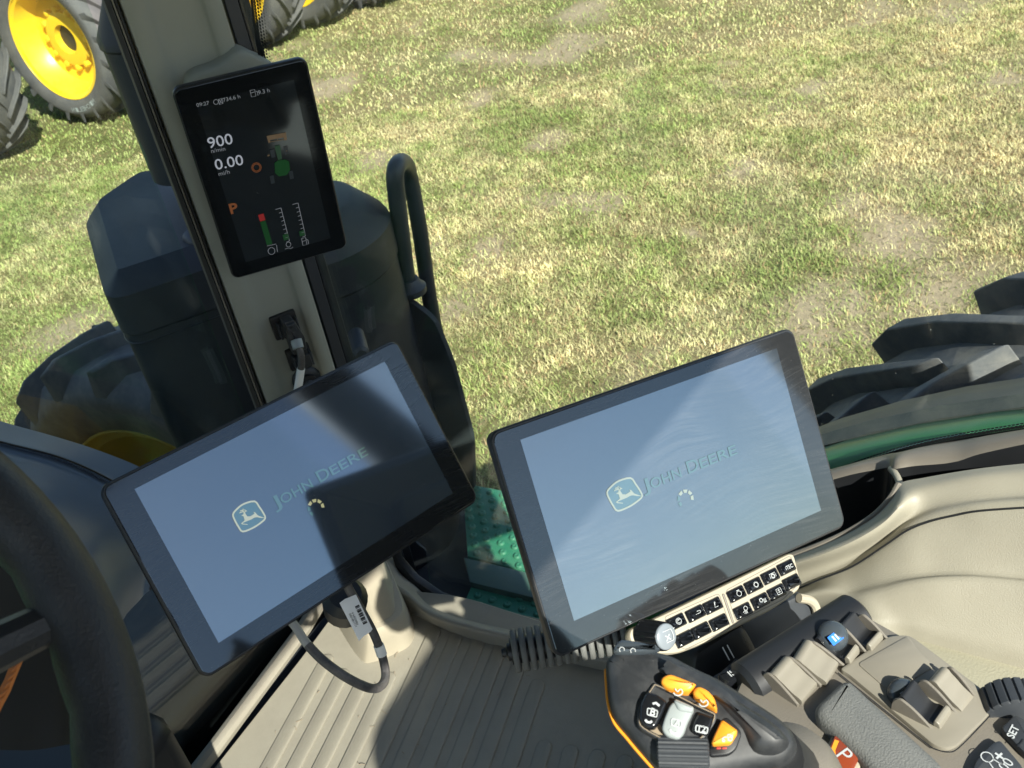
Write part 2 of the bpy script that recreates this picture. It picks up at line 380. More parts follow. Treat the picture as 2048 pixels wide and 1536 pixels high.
def vnoise(x, y, s, seed):
    r = np.random.default_rng(seed).random((256, 256)); x = x/s; y = y/s
    xi = np.floor(x).astype(int); yi = np.floor(y).astype(int); fx = x-xi; fy = y-yi
    fx = fx*fx*(3-2*fx); fy = fy*fy*(3-2*fy); g = lambda a, b: r[a % 256, b % 256]
    return (g(xi, yi)*(1-fx)+g(xi+1, yi)*fx)*(1-fy)+(g(xi, yi+1)*(1-fx)+g(xi+1, yi+1)*fx)*fy
def fbm(x, y, s, seed, o=4): return sum(vnoise(x, y, s/2**k, seed+k)*.5**k for k in range(o))/sum(.5**k for k in range(o))

# ================================================================== ground and grass
BARE = [(1790, 480, .42), (1880, 590, .38), (960, 200, .22), (745, 322, .32), (1620, 172, .40), (1160, 18, .45), (975, 497, .22), (1700, 405, .28),
        (860, 500, .2), (120, 660, .35), (1900, 25, .4), (1490, 330, .18), (2010, 150, .35), (905, 620, .2), (1380, 470, .12), (230, 400, .5), (1700, 600, .2)]
BARE = [(*atZ(x, y, 0)[:2], r) for x, y, r in BARE]
def field(x, y):
    lat = x*.5637-y*.826
    dry = .34+.075*(lat+1.5)+1.0*(fbm(x, y, 1.6, 5)-.5)+.9*(fbm(x, y, .35, 50, 3)-.5)
    bare = np.zeros_like(x); k = .15+1.6*fbm(x, y, .42, 90, 4)
    for bx, by, r in BARE:
        d = np.hypot((x-bx)*.8+(y-by)*.3, (y-by)*1.2-(x-bx)*.2)/r/k
        bare = np.maximum(bare, np.clip(1.25-d, 0, 1)*.8)
    bare = np.maximum(bare, np.clip((fbm(x, y, .9, 70)-.66)*6, 0, .7))
    return np.clip(dry, 0, 1), bare
def axis(lo, hi, st, far):
    a = list(np.arange(lo, hi, st)); k = st; p = hi; 
    while p < far: a.append(p); k *= 1.6; p += k
    k = st*1.6; p = lo-k
    while p > -far: a.insert(0, p); k *= 1.6; p -= k
    return np.array([-far]+a+[far]) if a[0] > -far else np.array(a)
gx = axis(-1, 13, .12, 600); gy = axis(-4, 16, .12, 600)
GX, GY = np.meshgrid(gx, gy); dr, ba = field(GX, GY)
GZ = (fbm(GX, GY, .8, 30)-.5)*.05-.012
g = MB(); n_ = len(gx)
g.add(np.stack([GX.ravel(), GY.ravel(), GZ.ravel()], 1), [])
ii, jj = np.meshgrid(np.arange(len(gy)-1), np.arange(n_-1), indexing='ij'); b0 = (ii*n_+jj).ravel()
g.f = [tuple(map(int, q)) for q in np.stack([b0, b0+1, b0+n_+1, b0+n_], 1)]
m, t, b = newmat('soil'); N = t.nodes; Lk = t.links
at = N.new('ShaderNodeAttribute'); at.attribute_name = 'patch'
tc = N.new('ShaderNodeTexCoord'); n1 = N.new('ShaderNodeTexNoise'); n1.inputs['Scale'].default_value = 35; n1.inputs['Detail'].default_value = 8; n1.inputs['Roughness'].default_value = .75
Lk.new(tc.outputs['Object'], n1.inputs['Vector'])
rp = N.new('ShaderNodeMix'); rp.data_type = 'RGBA'; rp.inputs[6].default_value = (.35, .35, .35, 1); rp.inputs[7].default_value = (1.55, 1.5, 1.45, 1); Lk.new(n1.outputs['Fac'], rp.inputs[0])
mu = N.new('ShaderNodeMix'); mu.data_type = 'RGBA'; mu.blend_type = 'MULTIPLY'; mu.inputs[0].default_value = 1; Lk.new(at.outputs['Color'], mu.inputs[6]); Lk.new(rp.outputs[2], mu.inputs[7])
Lk.new(mu.outputs[2], b.inputs['Base Color']); b.inputs['Roughness'].default_value = .95; b.inputs['Specular IOR Level'].default_value = .1
bp = N.new('ShaderNodeBump'); bp.inputs['Strength'].default_value = .8; bp.inputs['Distance'].default_value = .03; Lk.new(n1.outputs['Fac'], bp.inputs['Height']); Lk.new(bp.outputs[0], b.inputs['Normal'])
ground = struct(g.build('ground', 'soil', sharp=180))
green = np.array([.14, .145, .055]); straw = np.array([.26, .215, .12]); soil = np.array([.40, .33, .235])  # green and straw ground kept dark to stand in for shade between blades
def gcol(dr, ba):
    c = green+(straw-green)*dr[..., None]; return c+(soil-c)*ba[..., None]
ca = ground.data.color_attributes.new('patch', 'FLOAT_COLOR', 'POINT')
cc = np.ones((GX.size, 4)); cc[:, :3] = gcol(dr.ravel(), ba.ravel()); ca.data.foreach_set('color', cc.ravel().astype(np.float32))
tag(ground, 'sunlit patchy mown grass field with bare dry soil spots')

def grass(nb, fmin, fmax, hmin, hmax, wd):
    # blades scattered evenly over the part of the field beside the tractor
    f_ = np.sqrt(rng.random(nb)*(fmax**2-fmin**2)+fmin**2); l_ = (rng.random(nb)*2-1)*(.5+.62*f_)
    x = f_*.826+l_*.5637; y = f_*.5637-l_*.826
    # tufting
    x += rng.normal(0, .012, nb); y += rng.normal(0, .012, nb)
    dr, ba = field(x, y); xr_ = x*.83+y*.55; yr_ = y*.83-x*.55; clump = fbm(xr_, yr_, .11, 200, 3)
    keep = (rng.random(nb) > ba*1.02) & (rng.random(nb) < .35+1.1*clump)
    x, y, dr, clump = x[keep], y[keep], dr[keep], clump[keep]; nb = len(x)
    z = (fbm(x, y, .8, 30)-.5)*.05-.014
    h = (hmin+(hmax-hmin)*rng.random(nb)**2)*(.5+1.0*clump); a = rng.random(nb)*6.283; lean = h*(.35+1.1*rng.random(nb))
    px, py = -np.sin(a), np.cos(a); dx, dy = np.cos(a), np.sin(a); wv = wd*(.6+.8*rng.random(nb))
    V_ = np.zeros((nb, 5, 3))
    for k, (hh, ll, ww) in enumerate(((0, 0, 1), (0, 0, -1), (.6, .35, .8), (.6, .35, -.8), (1, 1, 0))):
        V_[:, k, 0] = x+dx*lean*ll+px*wv*ww/2; V_[:, k, 1] = y+dy*lean*ll+py*wv*ww/2; V_[:, k, 2] = z+h*hh*.85
    r1_ = rng.random(nb); fine = fbm(x, y, .055, 300, 2); mid_ = fbm(x, y, .19, 320, 3)
    isdry = np.clip(1.1*dr-.16+.9*(r1_-.5)+1.5*(mid_-.5), 0, 1); tone = .74+.55*fbm(x, y, .34, 410, 3)
    g0 = np.array([.225, .275, .085]); s0 = np.array([.52, .46, .25]); br0 = np.array([.31, .215, .115])
    c = g0+(s0-g0)*isdry[:, None]; br_ = (rng.random(nb) < .10+.25*np.clip(dr-.4, 0, 1))[:, None]; c = np.where(br_, br0, c)
    c *= (.6+.85*fine[:, None])*(.65+.7*rng.random((nb, 1)))*1.2*tone[:, None]
    return V_, c
GA = [grass(760000, 2.6, 8.5, .010, .040, .0050), grass(380000, 8.5, 19, .016, .046, .0085)]
GVv = np.concatenate([q[0] for q in GA]); GC = np.concatenate([q[1] for q in GA]); nb = len(GVv)
me = bpy.data.meshes.new('grass'); me.vertices.add(nb*5); me.vertices.foreach_set('co', GVv.reshape(-1).astype(np.float32))
base = (np.arange(nb)*5)[:, None]
lp = np.concatenate([base+np.array([[0, 1, 3, 2]]), base+np.array([[2, 3, 4]])], 1).ravel()
me.loops.add(nb*7); me.loops.foreach_set('vertex_index', lp.astype(np.int32))
me.polygons.add(nb*2); ls = (np.arange(nb)*7)[:, None]+np.array([[0, 4]]); me.polygons.foreach_set('loop_start', ls.ravel().astype(np.int32))
me.polygons.foreach_set('loop_total', np.tile([4, 3], nb).astype(np.int32)); me.update(calc_edges=True); me.validate()
ca = me.color_attributes.new('tint', 'FLOAT_COLOR', 'POINT'); cc = np.ones((nb*5, 4), np.float32); cc[:, :3] = np.repeat(GC, 5, 0); ca.data.foreach_set('color', cc.ravel())
m, t, b = newmat('blade'); N = t.nodes; Lk = t.links
at = N.new('ShaderNodeAttribute'); at.attribute_name = 'tint'; Lk.new(at.outputs['Color'], b.inputs['Base Color']); b.inputs['Roughness'].default_value = .6; b.inputs['Specular IOR Level'].default_value = .25
tl = N.new('ShaderNodeBsdfTranslucent'); Lk.new(at.outputs['Color'], tl.inputs[0]); mx = N.new('ShaderNodeMixShader'); mx.inputs[0].default_value = .3
Lk.new(b.outputs[0], mx.inputs[1]); Lk.new(tl.outputs[0], mx.inputs[2]); Lk.new(mx.outputs[0], N['Material Output'].inputs[0])
me.materials.append(m); go = bpy.data.objects.new('grass', me); COL.objects.link(go); go['kind'] = 'stuff'
tag(go, 'short mown grass blades, green and straw coloured, across the field', 'grass')

# ================================================================== wheels
def lug_mesh(R, W, side, lw=.034):
    st = [(.02, 0, .0), (.12, 6, .0), (.27, 13, .0), (.42, 20, .006), (.495, 24, .03)]
    Rg = []
    for x, a, dz in st:
        ww = lw if x < .4 else lw*1.2; a = R_(a); rt = R-dz; rb = R-.07-dz*1.6
        ring = []
        for sgn, r_, k in ((-1, rb, 1.25), (1, rb, 1.25), (1, rt, .8), (-1, rt, .8)):
            t_ = a+sgn*ww*k/2/R; ring.append((side*x*W, r_*math.sin(t_), r_*math.cos(t_)))
        Rg.append(ring)
    # foot running down the sidewall
    x, a, dz = .485, R_(25.5), .11; ring = []
    for sgn, r_, k in ((-1, R-.16, 1.2), (1, R-.16, 1.2), (1, R-.10, .9), (-1, R-.10, .9)):
        t_ = a+sgn*.04*k/2/R; ring.append((side*(x+.012)*W, r_*math.sin(t_), r_*math.cos(t_)))
    Rg.append(ring)
    mb = MB(); mb.rings(Rg); return mb
def wheel(name, parent, c, R, W, rim_r, tmat, rmat, nl=20, lugs_as_parts=True, face=-1, lw=.034):
    """wheel with axle along X: empty-free part = tyre, children lugs; rim and hub"""
    c = A3(*c); rt = bpy.data.objects.new(name, None); COL.objects.link(rt); rt.parent = parent
    rt.location = Vector(c)-wloc(parent); rt.empty_display_size = .1
    mb = MB(); h = W/2
    prof = [(rim_r, -h*.78), (rim_r+.03, -h*.9), (rim_r+(R-rim_r)*.5, -h*1.02), (R-.11, -h*.98), (R-.06, -h*.8), (R-.045, -h*.4), (R-.042, 0),
            (R-.045, h*.4), (R-.06, h*.8), (R-.11, h*.98), (rim_r+(R-rim_r)*.5, h*1.02), (rim_r+.03, h*.9), (rim_r, h*.78)]
    mb.lathe(c, (1, 0, 0), prof, 56, False, False); ty = mb.build('tyre', tmat, rt, sharp=50)
    first = {}
    for s in (-1, 1):
        for k in range(nl):
            if s not in first:
                q = lug_mesh(R, W, s, lw); o = q.build('lug', tmat, ty, sharp=40, bevel=.011)
                o.data.transform(Matrix.Translation(Vector(wloc(ty))))   # lug mesh is centred on the axle
                first[s] = o; o.location = (0, 0, 0)
            else:
                o = first[s].copy(); COL.objects.link(o); o.parent = ty
            o.rotation_euler = (2*math.pi*(k+(.5 if s > 0 else 0))/nl, 0, 0)
    f = face; mb = MB()
    rp_ = [(rim_r+.012, f*h*.86), (rim_r+.012, f*h*.80), (rim_r-.02, f*h*.74), (rim_r-.05, f*h*.2), (rim_r-.09, -f*h*.05), (rim_r-.2, -f*h*.12), (rim_r*.46, -f*h*.05), (rim_r*.44, f*h*.05)]
    mb.lathe(c, (1, 0, 0), rp_, 48, False, False); mb.build('rim', rmat, rt, sharp=45, solidify=.012)
    mb = MB(); mb.lathe(c, (1, 0, 0), [(rim_r*.52, -f*h*.1), (rim_r*.50, f*h*.12), (rim_r*.42, f*h*.16), (rim_r*.27, f*h*.16), (rim_r*.25, -f*h*.1)], 36, False, False)
    hub = mb.build('hub', rmat, rt, sharp=40)
    mb = MB(); mb.lathe(c, (1, 0, 0), [(rim_r*.26, -f*h*.12), (rim_r*.26, -f*h*.08)], 24); mb.build('axle_end', 'black', rt)
    if lugs_as_parts:
        for k in range(12):
            a = 2*math.pi*k/12; p = c+A3(f*h*.1, math.sin(a)*rim_r*.54, math.cos(a)*rim_r*.54)
            mb = MB(); mb.lathe(p-A3(f*h*.15, 0, 0), (f, 0, 0), [(.030, 0), (.034, .02), (.028, .05), (.012, .055)], 8); mb.build('wheel_weight_boss', rmat, rt)
    return rt

# a second tractor parked beside this one
TA = atZ(200, 232, 0); RW = .76
pk = thing('parked_tractor', 'parked tractor behind the corner post, its large yellow dished wheels on the grass', 'tractor', (TA[0]+1.0, TA[1], 0), 'tractors parked in a row')
wheel('wheel', pk, (TA[0], TA[1], RW), RW, .48, .50, 'tyre_far', 'yellow')
wheel('wheel', pk, (TA[0]-1.07, TA[1]+.42, RW), RW, .48, .50, 'tyre_far', 'yellow')
wheel('wheel', pk, (TA[0]+2.0, TA[1]-.35, RW), RW, .48, .50, 'tyre_far', 'yellow')
wheel('wheel', pk, (TA[0]+2.75, TA[1]-.55, RW), RW, .48, .50, 'tyre_far', 'yellow')
mb = MB(); mb.tube([(TA[0]+.1, TA[1], RW), (TA[0]+2.8, TA[1]-.4, RW)], .14, 16); mb.build('axle', 'green_paint', pk)
mb = MB(); mb.box((TA[0]+.62, TA[1]-.9, .75), (TA[0]+1.38, TA[1]+3.3, 1.35)); mb.build('chassis', 'green_paint', pk, bevel=.05)
mb = MB(); mb.box((TA[0]+.55, TA[1]+.9, 1.36), (TA[0]+1.45, TA[1]+3.6, 2.2)); mb.build('hood', 'hood_green', pk, bevel=.12)
pk2 = thing('parked_tractor', 'farthest parked tractor, a sliver of dark tyre at the top left', 'tractor', (TA[0]+4.6, TA[1]-.6, 0), 'tractors parked in a row')
wheel('wheel', pk2, (TA[0]+3.45, TA[1]-.85, RW), RW, .48, .50, 'tyre_far', 'yellow')
wheel('wheel', pk2, (TA[0]+5.5, TA[1]-1.0, RW), RW, .48, .50, 'tyre_far', 'yellow')
mb = MB(); mb.tube([(TA[0]+3.45, TA[1]-.85, RW), (TA[0]+5.5, TA[1]-1.0, RW)], .14, 16); mb.build('axle', 'green_paint', pk2)
mb = MB(); mb.box((TA[0]+4.1, TA[1]-.9, .75), (TA[0]+4.9, TA[1]+3.0, 1.35)); mb.build('chassis', 'green_paint', pk2, bevel=.05)
# raised lettering on the near dished wheel's sidewall
for k, ch in enumerate('MICHELIN'):
    a = math.pi-(k-3.5)*.085+.28; rr = .60; q = A3(TA[0]-.48/2*1.0-.012, TA[1]+rr*math.sin(a), RW+rr*math.cos(a))
    e = A3(0, math.cos(a), -math.sin(a)); ft = Fr(q, -e, -A3(0, math.sin(a), math.cos(a)))
    text(ft, ch, (-.02, -.02), (.014 if ch == 'I' else .022, -.02), 'grey_button', pk.children[0], w=.004, h=.045)

# own wheels
fw = thing('front_wheel', 'dusty front tractor tyre with chunky lugs and yellow rim, left edge behind the dash', 'wheel', (1.48, 2.3, 0))
wheel('wheel_assembly', fw, (1.58, 2.22, .78), .78, .50, .50, 'tyre', 'yellow_dull', nl=19, lugs_as_parts=False)
rw = thing('big_wheel', 'large rear tyre with thick lugs outside the green fender at the right', 'wheel', (1.50, -.42, 0))
wheel('wheel_assembly', rw, (1.50, -.42, 1.0), 1.035, .56, .65, 'tyre', 'yellow', nl=27, lugs_as_parts=False, face=1, lw=.056).rotation_euler = (R_(-2.0), 0, 0)

# ================================================================== tractor body outside the glass
hd = thing('tractor_hood', 'green tractor hood and black engine side shields ahead of the windshield', 'hood', (0, 2.4, 1.0))
mb = MB(); q = Fr((0, 1.14, 0), (1, 0, 0), (0, 0, 1))
mb.solid(Fr((0, 1.14, 0), (-1, 0, 0), (0, 0, 1)), rpoly([(-.45, 1.75), (-.40, 2.12), (.40, 2.12), (.45, 1.75)], .1), [(0, 0), (0, 2.2), (.1, 2.6)]); mb.build('hood_panel', 'hood_green', hd)
mb = MB(); mb.box((-.40, 1.15, .95), (.40, 3.5, 1.745)); mb.build('side_shield', 'black', hd, bevel=.04)
mb = MB(); mb.box((-.30, -1.2, .7), (.30, 3.3, 1.2)); mb.build('chassis', 'housing', hd, bevel=.03)
mb = MB(); mb.tube([(-1.3, 2.3, .78), (1.3, 2.3, .78)], .1, 14); mb.build('front_axle', 'green_paint', hd)

# exhaust housing, stack, filter canister
ex = thing('exhaust_housing', 'large black exhaust housing with chamfered top left of the corner post', 'exhaust', (1.05, 1.5, 1.2))
pl = [(.893, 1.380), (1.15, 1.195), (1.32, 1.24), (1.40, 1.45), (1.30, 1.72), (1.13, 1.70)]
pl = rpoly(pl, .045, 7); f0 = Fr((0, 0, 0), (1, 0, 0), (0, 1, 0))
mb = MB(); mb.solid(f0, pl, [(0, 1.2), (0, 2.075), (-.004, 2.08), (-.004, 2.155), (.001, 2.161), (.030, 2.188), (.032, 2.189)]); mb.build('shell', 'housing', ex, sharp=22)
for zz_ in (2.06, 1.75): mb = MB(); q_p = [A3(*q, zz_) for q in inset(ccw(pl), -.0015)]; mb.tube(q_p+[q_p[0]], .002, 6); mb.build('seam', 'black', ex)
p = atY(385, 500, 1.30); mb = MB(); mb.lathe(p+A3(.03, .02, 0), (-.35, -.93, 0), [(.016, -.02), (.016, .008), (.012, .014)], 14); mb.build('bolt', 'dark_plastic', ex)
p = A3(1.218, 1.454, 0); mb = MB(); mb.lathe(p, (0, 0, 1), [(.075, 2.24), (.075, 2.48), (.079, 2.485), (.079, 2.50), (.046, 2.56), (.045, 2.60), (.049, 2.603), (.049, 2.615), (.045, 2.62), (.045, 3.5)], 36)
mb.build('stack', 'housing', ex, sharp=30)
cn = thing('filter_canister', 'black round canister with chamfered cap right of the corner display', 'canister', (1.2, 1.2, 1.3))
mb = MB(); mb.lathe((1.19, 1.185, 0), (0, 0, 1), [(.140, 1.3), (.143, 1.6), (.145, 2.08), (.149, 2.085), (.149, 2.15), (.143, 2.16), (.098, 2.205), (.09, 2.208)], 40); mb.build('shell', 'housing', cn, sharp=28)
for x_, y_ in ((722, 705),):
    p = atX(x_, y_, 1.02)
    mb = MB(); mb.lathe(p, nrm(CAM-p)*A3(1, 1, 0), [(.014, -.06), (.014, .004), (.009, .009)], 14); mb.build('bolt', 'dark_plastic', cn)

# hand rail
hr = thing('hand_rail', 'bent black tube hand rail standing beside the round canister', 'hand rail', (1.3, 1.05, 1.5))
def rp3(L, x): return [atX(a, b_, x) for a, b_ in L]
pth = cat(rp3([(816, 574), (804, 480), (793, 390), (790, 350)], 1.30)+[atX(795, 330, 1.32), atX(804, 324, 1.37), atX(813, 332, 1.42)]+rp3([(821, 360), (836, 440), (848, 520), (861, 610), (884, 720), (910, 830), (940, 950)], 1.45), 5)
mb = MB(); mb.tube(pth, .0162, 14); mb.build('tube', 'dark_plastic', hr)
p = atX(820, 574, 1.30); mb = MB(); mb.lathe(p-A3(0, 0, .012), (0, 0, 1), [(.03, 0), (.031, .012), (.024, .018), (.019, .03)], 20); mb.build('foot_flange', 'dark_plastic', hr)
# guard panel below the rail
gp = thing('guard_panel', 'dark perforated guard panel below the hand rail outside the side window', 'panel', (1.25, 1.0, 1.3))
fg = Fr(atX(830, 800, 1.28), (-.45, -.9, 0) if False else (.05, -1, 0), (0, 0, 1))
mb = MB(); mb.slab(fg, rpoly(fg.pts([(690, 720), (755, 655), (813, 598), (868, 640), (905, 730), (945, 880), (948, 985), (860, 1000), (720, 980)]), .02), -.012, 0, .003); pn = mb.build('panel', 'mesh_dark', gp)
fb = Fr(fg.p(0, 0, .02), fg.x, fg.y)
mb = MB(); mb.slab(fb, rpoly(fb.pts([(752, 660), (800, 690), (835, 740), (880, 860), (900, 960), (800, 960), (740, 800)]), .01), -.008, 0, .002); mb.build('inner_bracket', 'housing', gp)

# steps outside the window
for k, (qd, lab) in enumerate(([[(925, 965), (1075, 995), (1120, 1160), (935, 1112)], 'green dimpled step plate farther from the side window'], [[(945, 1166), (1130, 1213), (1140, 1262), (925, 1212)], 'narrow green dimpled step plate next to the window sill'])):
    fs = Fr(atZ(1000, 1100, 1.5), (-.1, -1, 0), (1, 0, 0)); fs = Fr(fs.o, (0, -1, 0), (1, 0, 0))
    st = thing('step_plate', lab, 'step', fs.P(*qd[0]), 'green step plates outside the window')
    mb = MB(); mb.slab(fs, fs.pts(qd), -.02, 0, .002); mb.build('plate', 'step_green', st)
    L = np.array(fs.pts(qd)); (ua, va), (ub, vb) = L.min(0), L.max(0); first = None; r_i = 0
    v = va+.012
    while v < vb-.008:
        u = ua+.01+(.016 if r_i % 2 else 0)
        while u < ub:
            # keep the dimples on the plate
            Lc = ccw([tuple(q) for q in L]); ok = all(((Lc[i][0]-Lc[i-1][0])*(v-Lc[i-1][1])-(Lc[i][1]-Lc[i-1][1])*(u-Lc[i-1][0]))/math.hypot(Lc[i][0]-Lc[i-1][0], Lc[i][1]-Lc[i-1][1]) > .008 for i in range(len(Lc)))
            if ok:
                p = fs.p(u, v, 0)
                if first is None:
                    mb = MB(); mb.lathe(p, (0, 0, 1), [(.0085, -.001), (.0078, .0022), (.0055, .0044), (.003, .0048), (.002, .0035)], 12); first = mb.build('dimple', 'step_green', st, sharp=80); p0 = p
                else:
                    o = first.copy(); COL.objects.link(o); o.parent = st; o.location = Vector(p-p0)
            u += .032
        v += .021; r_i += 1
sr = thing('step_riser', 'dull dark green bar between the two step plates', 'panel', atZ(1000, 1150, 1.49))
fs = Fr(atZ(1000, 1150, 1.515), (0, -1, 0), (1, 0, 0)); mb = MB(); mb.slab(fs, fs.pts([(927, 1114), (1130, 1162), (1135, 1212), (940, 1164)]), -.03, 0, .003); mb.build('bar', 'teal_trim', sr)
sd = thing('lower_body', 'dark tractor body below the cab floor', 'body', (.6, .6, 1.0))
mb = MB(); mb.box((.45, -.9, .9), (.93, 1.05, 1.40)); mb.build('tank', 'housing', sd, bevel=.05)
mb = MB(); mb.box((.30, 1.07, .9), (.80, 1.55, 1.70)); mb.build('engine_shield', 'black', sd, bevel=.04)
mb = MB(); mb.box((.935, .1, .8), (1.34, 1.1, 1.42)); mb.build('tool_box', 'housing', sd, bevel=.04)

# rear fender: green shell with a black outer lip
fd = thing('rear_fender', 'green rear fender with black outer lip curving beside the side window', 'fender', (1.1, -.42, 1.05))
def arc(xa, ra, a0, a1, n=30): return [A3(xa, -.42+ra*math.sin(R_(a0+(a1-a0)*k/n)), 1.00+ra*math.cos(R_(a0+(a1-a0)*k/n))) for k in range(n+1)]
mb = MB(); mb.grid([arc(xx, rr, -70, 62) for xx, rr in ((.948, 1.12), (.948, 1.20), (.957, 1.222), (.975, 1.230), (1.0, 1.225), (1.04, 1.205))]); mb.build('shell', 'green_paint', fd, sharp=60, solidify=.005)
mb = MB(); mb.grid([arc(xx, rr, -70, 60) for xx, rr in ((1.042, 1.185), (1.044, 1.208), (1.055, 1.216), (1.085, 1.205), (1.15, 1.176), (1.162, 1.158), (1.24, 1.105), (1.28, 1.075), (1.285, 1.05))]); mb.build('outer_lip', 'lip', fd, sharp=40, solidify=.006)

# ================================================================== cab shell
cab = thing('tractor_cab', 'beige tractor cab frame with corner post, roof and rear posts', 'cab', (0, .15, 1.6))
PA = A3(.820, 1.000, 0); PE = nrm(A3(.09, -.06, 0)); FPst = Fr(PA, PE, (0, 0, 1))      # u along the post face, v height, n into the cab
if FPst.n@A3(-1, -1, 0) < 0: raise RuntimeError('post frame')
def profile(pts, z0, z1_, name, m, sharp=30, parent=cab, zs=None):
    zs = zs or [z0, z1_]; mb = MB(); mb.grid([[FPst.p(u, z, n) for u, n in pts] for z in zs]); return mb.build(name, m, parent, sharp=sharp)
pp = cat([(-.002, -.05), (0, -.006), (.003, .0), (.012, .003), (.022, .0025), (.030, -.002), (.038, -.004), (.060, -.0045), (.080, -.003), (.086, .003), (.093, .0055), (.100, .003), (.106, -.004), (.108, -.03)], 4)
profile([(q[0]*1.07, q[1]) for q in pp], 1.60, 3.2, 'corner_post', 'post_beige', 60)
for u0, u1, n0, m_, nm in ((-.016, -.009, -.004, 'rubber_seal', 'seal'), (-.0085, -.0065, -.002, 'lever_beige', 'seal_highlight'), (-.006, -.0025, -.004, 'rubber_seal', 'seal'), (.118, .134, -.012, 'dark_plastic', 'seal'), (.136, .150, -.022, 'black', 'seal')):  # thin pale strip is the seal's gold highlight, put in as colour
    mb = MB(); mb.solid(Fr(FPst.p(0, 1.60, 0), FPst.x, FPst.n), [(u0, n0-.03), (u1, n0-.03), (u1, n0), (u0, n0)], [(0, 0), (0, 0)]) if False else None
    L = ccw([(u0, n0-.03), (u1, n0-.03), (u1, n0), (u0, n0)]); mb = MB(); mb.rings([[FPst.p(u, z, n) for u, n in L] for z in (1.60, 3.2)]); mb.build(nm, m_, cab, bevel=.0012)
# unseen roof, liner, rear frame, placed to shape sun patches and screen reflections
mb = MB(); mb.solid(f0, rrect(1.84, 1.84, .2, 6, 0, .29), [(.03, 3.20), (0, 3.23), (0, 3.32), (.1, 3.38)]); mb.build('roof', 'green_paint', cab)
mb = MB(); mb.solid(f0, rrect(1.80, 1.80, .18, 6, 0, .29), [(0, 3.17), (0, 3.198)]); mb.build('headliner', 'liner', cab)
for sx in (-1, 1):
    mb = MB(); mb.tube([(sx*.935, -.57, 1.6), (sx*.935, -.57, 3.19)], .07, 12); mb.build('rear_post', 'black', cab)
mb = MB(); mb.tube([(-.86, 1.0, 1.6), (-.86, 1.0, 3.19)], .045, 12); mb.build('front_post', 'post_beige', cab)
mb = MB(); mb.box((-.80, -.65, 1.6), (.80, -.60, 2.05)); mb.build('rear_wall', 'beige', cab, bevel=.01)
mb = MB(); mb.box((-.90, -.70, 1.6), (-.85, -.1, 1.95)); mb.build('door_sill', 'beige', cab, bevel=.01)
mb = MB(); mb.box((-.9, -.66, 1.42), (.925, 1.04, 1.60)); mb.build('floor_pan', 'housing', cab)
mb = MB(); mb.box((.78, -.70, 1.605), (.92, .05, 2.0)); mb.build('wheel_arch_box', 'beige', cab, bevel=.02)

# glass
def pane(name, lab, fr, outline, gm, th=.005):
    mb = MB(); mb.slab(fr, outline, -th, 0, .0008, 1); o = mb.build(name, gm); tag(o, lab, 'window'); return o
fy = Fr((0, 1.03, 0), (1, 0, 0), (0, 0, 1))
pane('windshield', 'front windshield glass reaching down to the floor, dusty at the bottom', fy, [(-.80, 1.63), (.79, 1.63), (.80, 1.66), (.80, 3.165), (-.80, 3.165)], 'glass_dirty')
fx = Fr((.935, 0, 0), (0, -1, 0), (0, 0, 1))
SW = [(-.93, 3.165), (-.93, 1.74), (-.88, 1.70)] + fx.pts([(860, 1178), (950, 1205), (1100, 1240)]) + fx.pts([(1400, 1130), (1600, 985), (1690, 938), (1800, 900), (1900, 876), (2048, 850)]) + [(.3, 2.26), (.50, 2.26), (.50, 3.165)]
sw = pane('side_window', 'right side window glass between corner post and rear fender', fx, SW, 'glass')
pane('rear_window', 'rear window glass behind the seat', Fr((0, -.62, 0), (1, 0, 0), (0, 0, 1)), [(-.80, 2.06), (.80, 2.06), (.80, 3.165), (-.80, 3.165)], 'glass_clear')
pane('door_window', 'left door glass behind the driver', Fr((-.88, 0, 0), (0, 1, 0), (0, 0, 1)), [(-.50, 1.96), (.95, 1.96), (.95, 3.165), (-.50, 3.165)], 'glass_clear')
def frit(path, inward, width, fr, parent):
    P = [np.asarray(q, float) for q in cat(path, 6)]; L = 0; vs = []; uv = []
    for i, q in enumerate(P):
        if i: L += np.linalg.norm(q-P[i-1])
        t = P[min(i+1, len(P)-1)]-P[max(0, i-1)]; t /= np.linalg.norm(t); nn = np.array([-t[1], t[0]])*inward
        for k in (0, 1): vs.append(fr.p(*(q+nn*width*k), .002)); uv.append((L, width*k))
    mb = MB(); mb.add(vs, [(2*i, 2*i+2, 2*i+3, 2*i+1) for i in range(len(P)-1)]); mb.uv = uv; return mb.build('dotted_border', 'frit', parent)
frit(fx.pts([(1500, 1070), (1600, 993), (1690, 946), (1800, 908), (1900, 884), (2060, 858)]), 1, .0105, fx, sw)
frit(fx.pts([(522, 135), (512, 70), (498, -40)]), -1, .024, fx, sw)
mb = MB(); mb.tube([fx.P(*q, .012) for q in [(780, 1075), (795, 1120), (830, 1160), (880, 1195), (960, 1224), (1100, 1256), (1200, 1280)]], .011, 10); mb.build('sill_seal', 'black', sw)

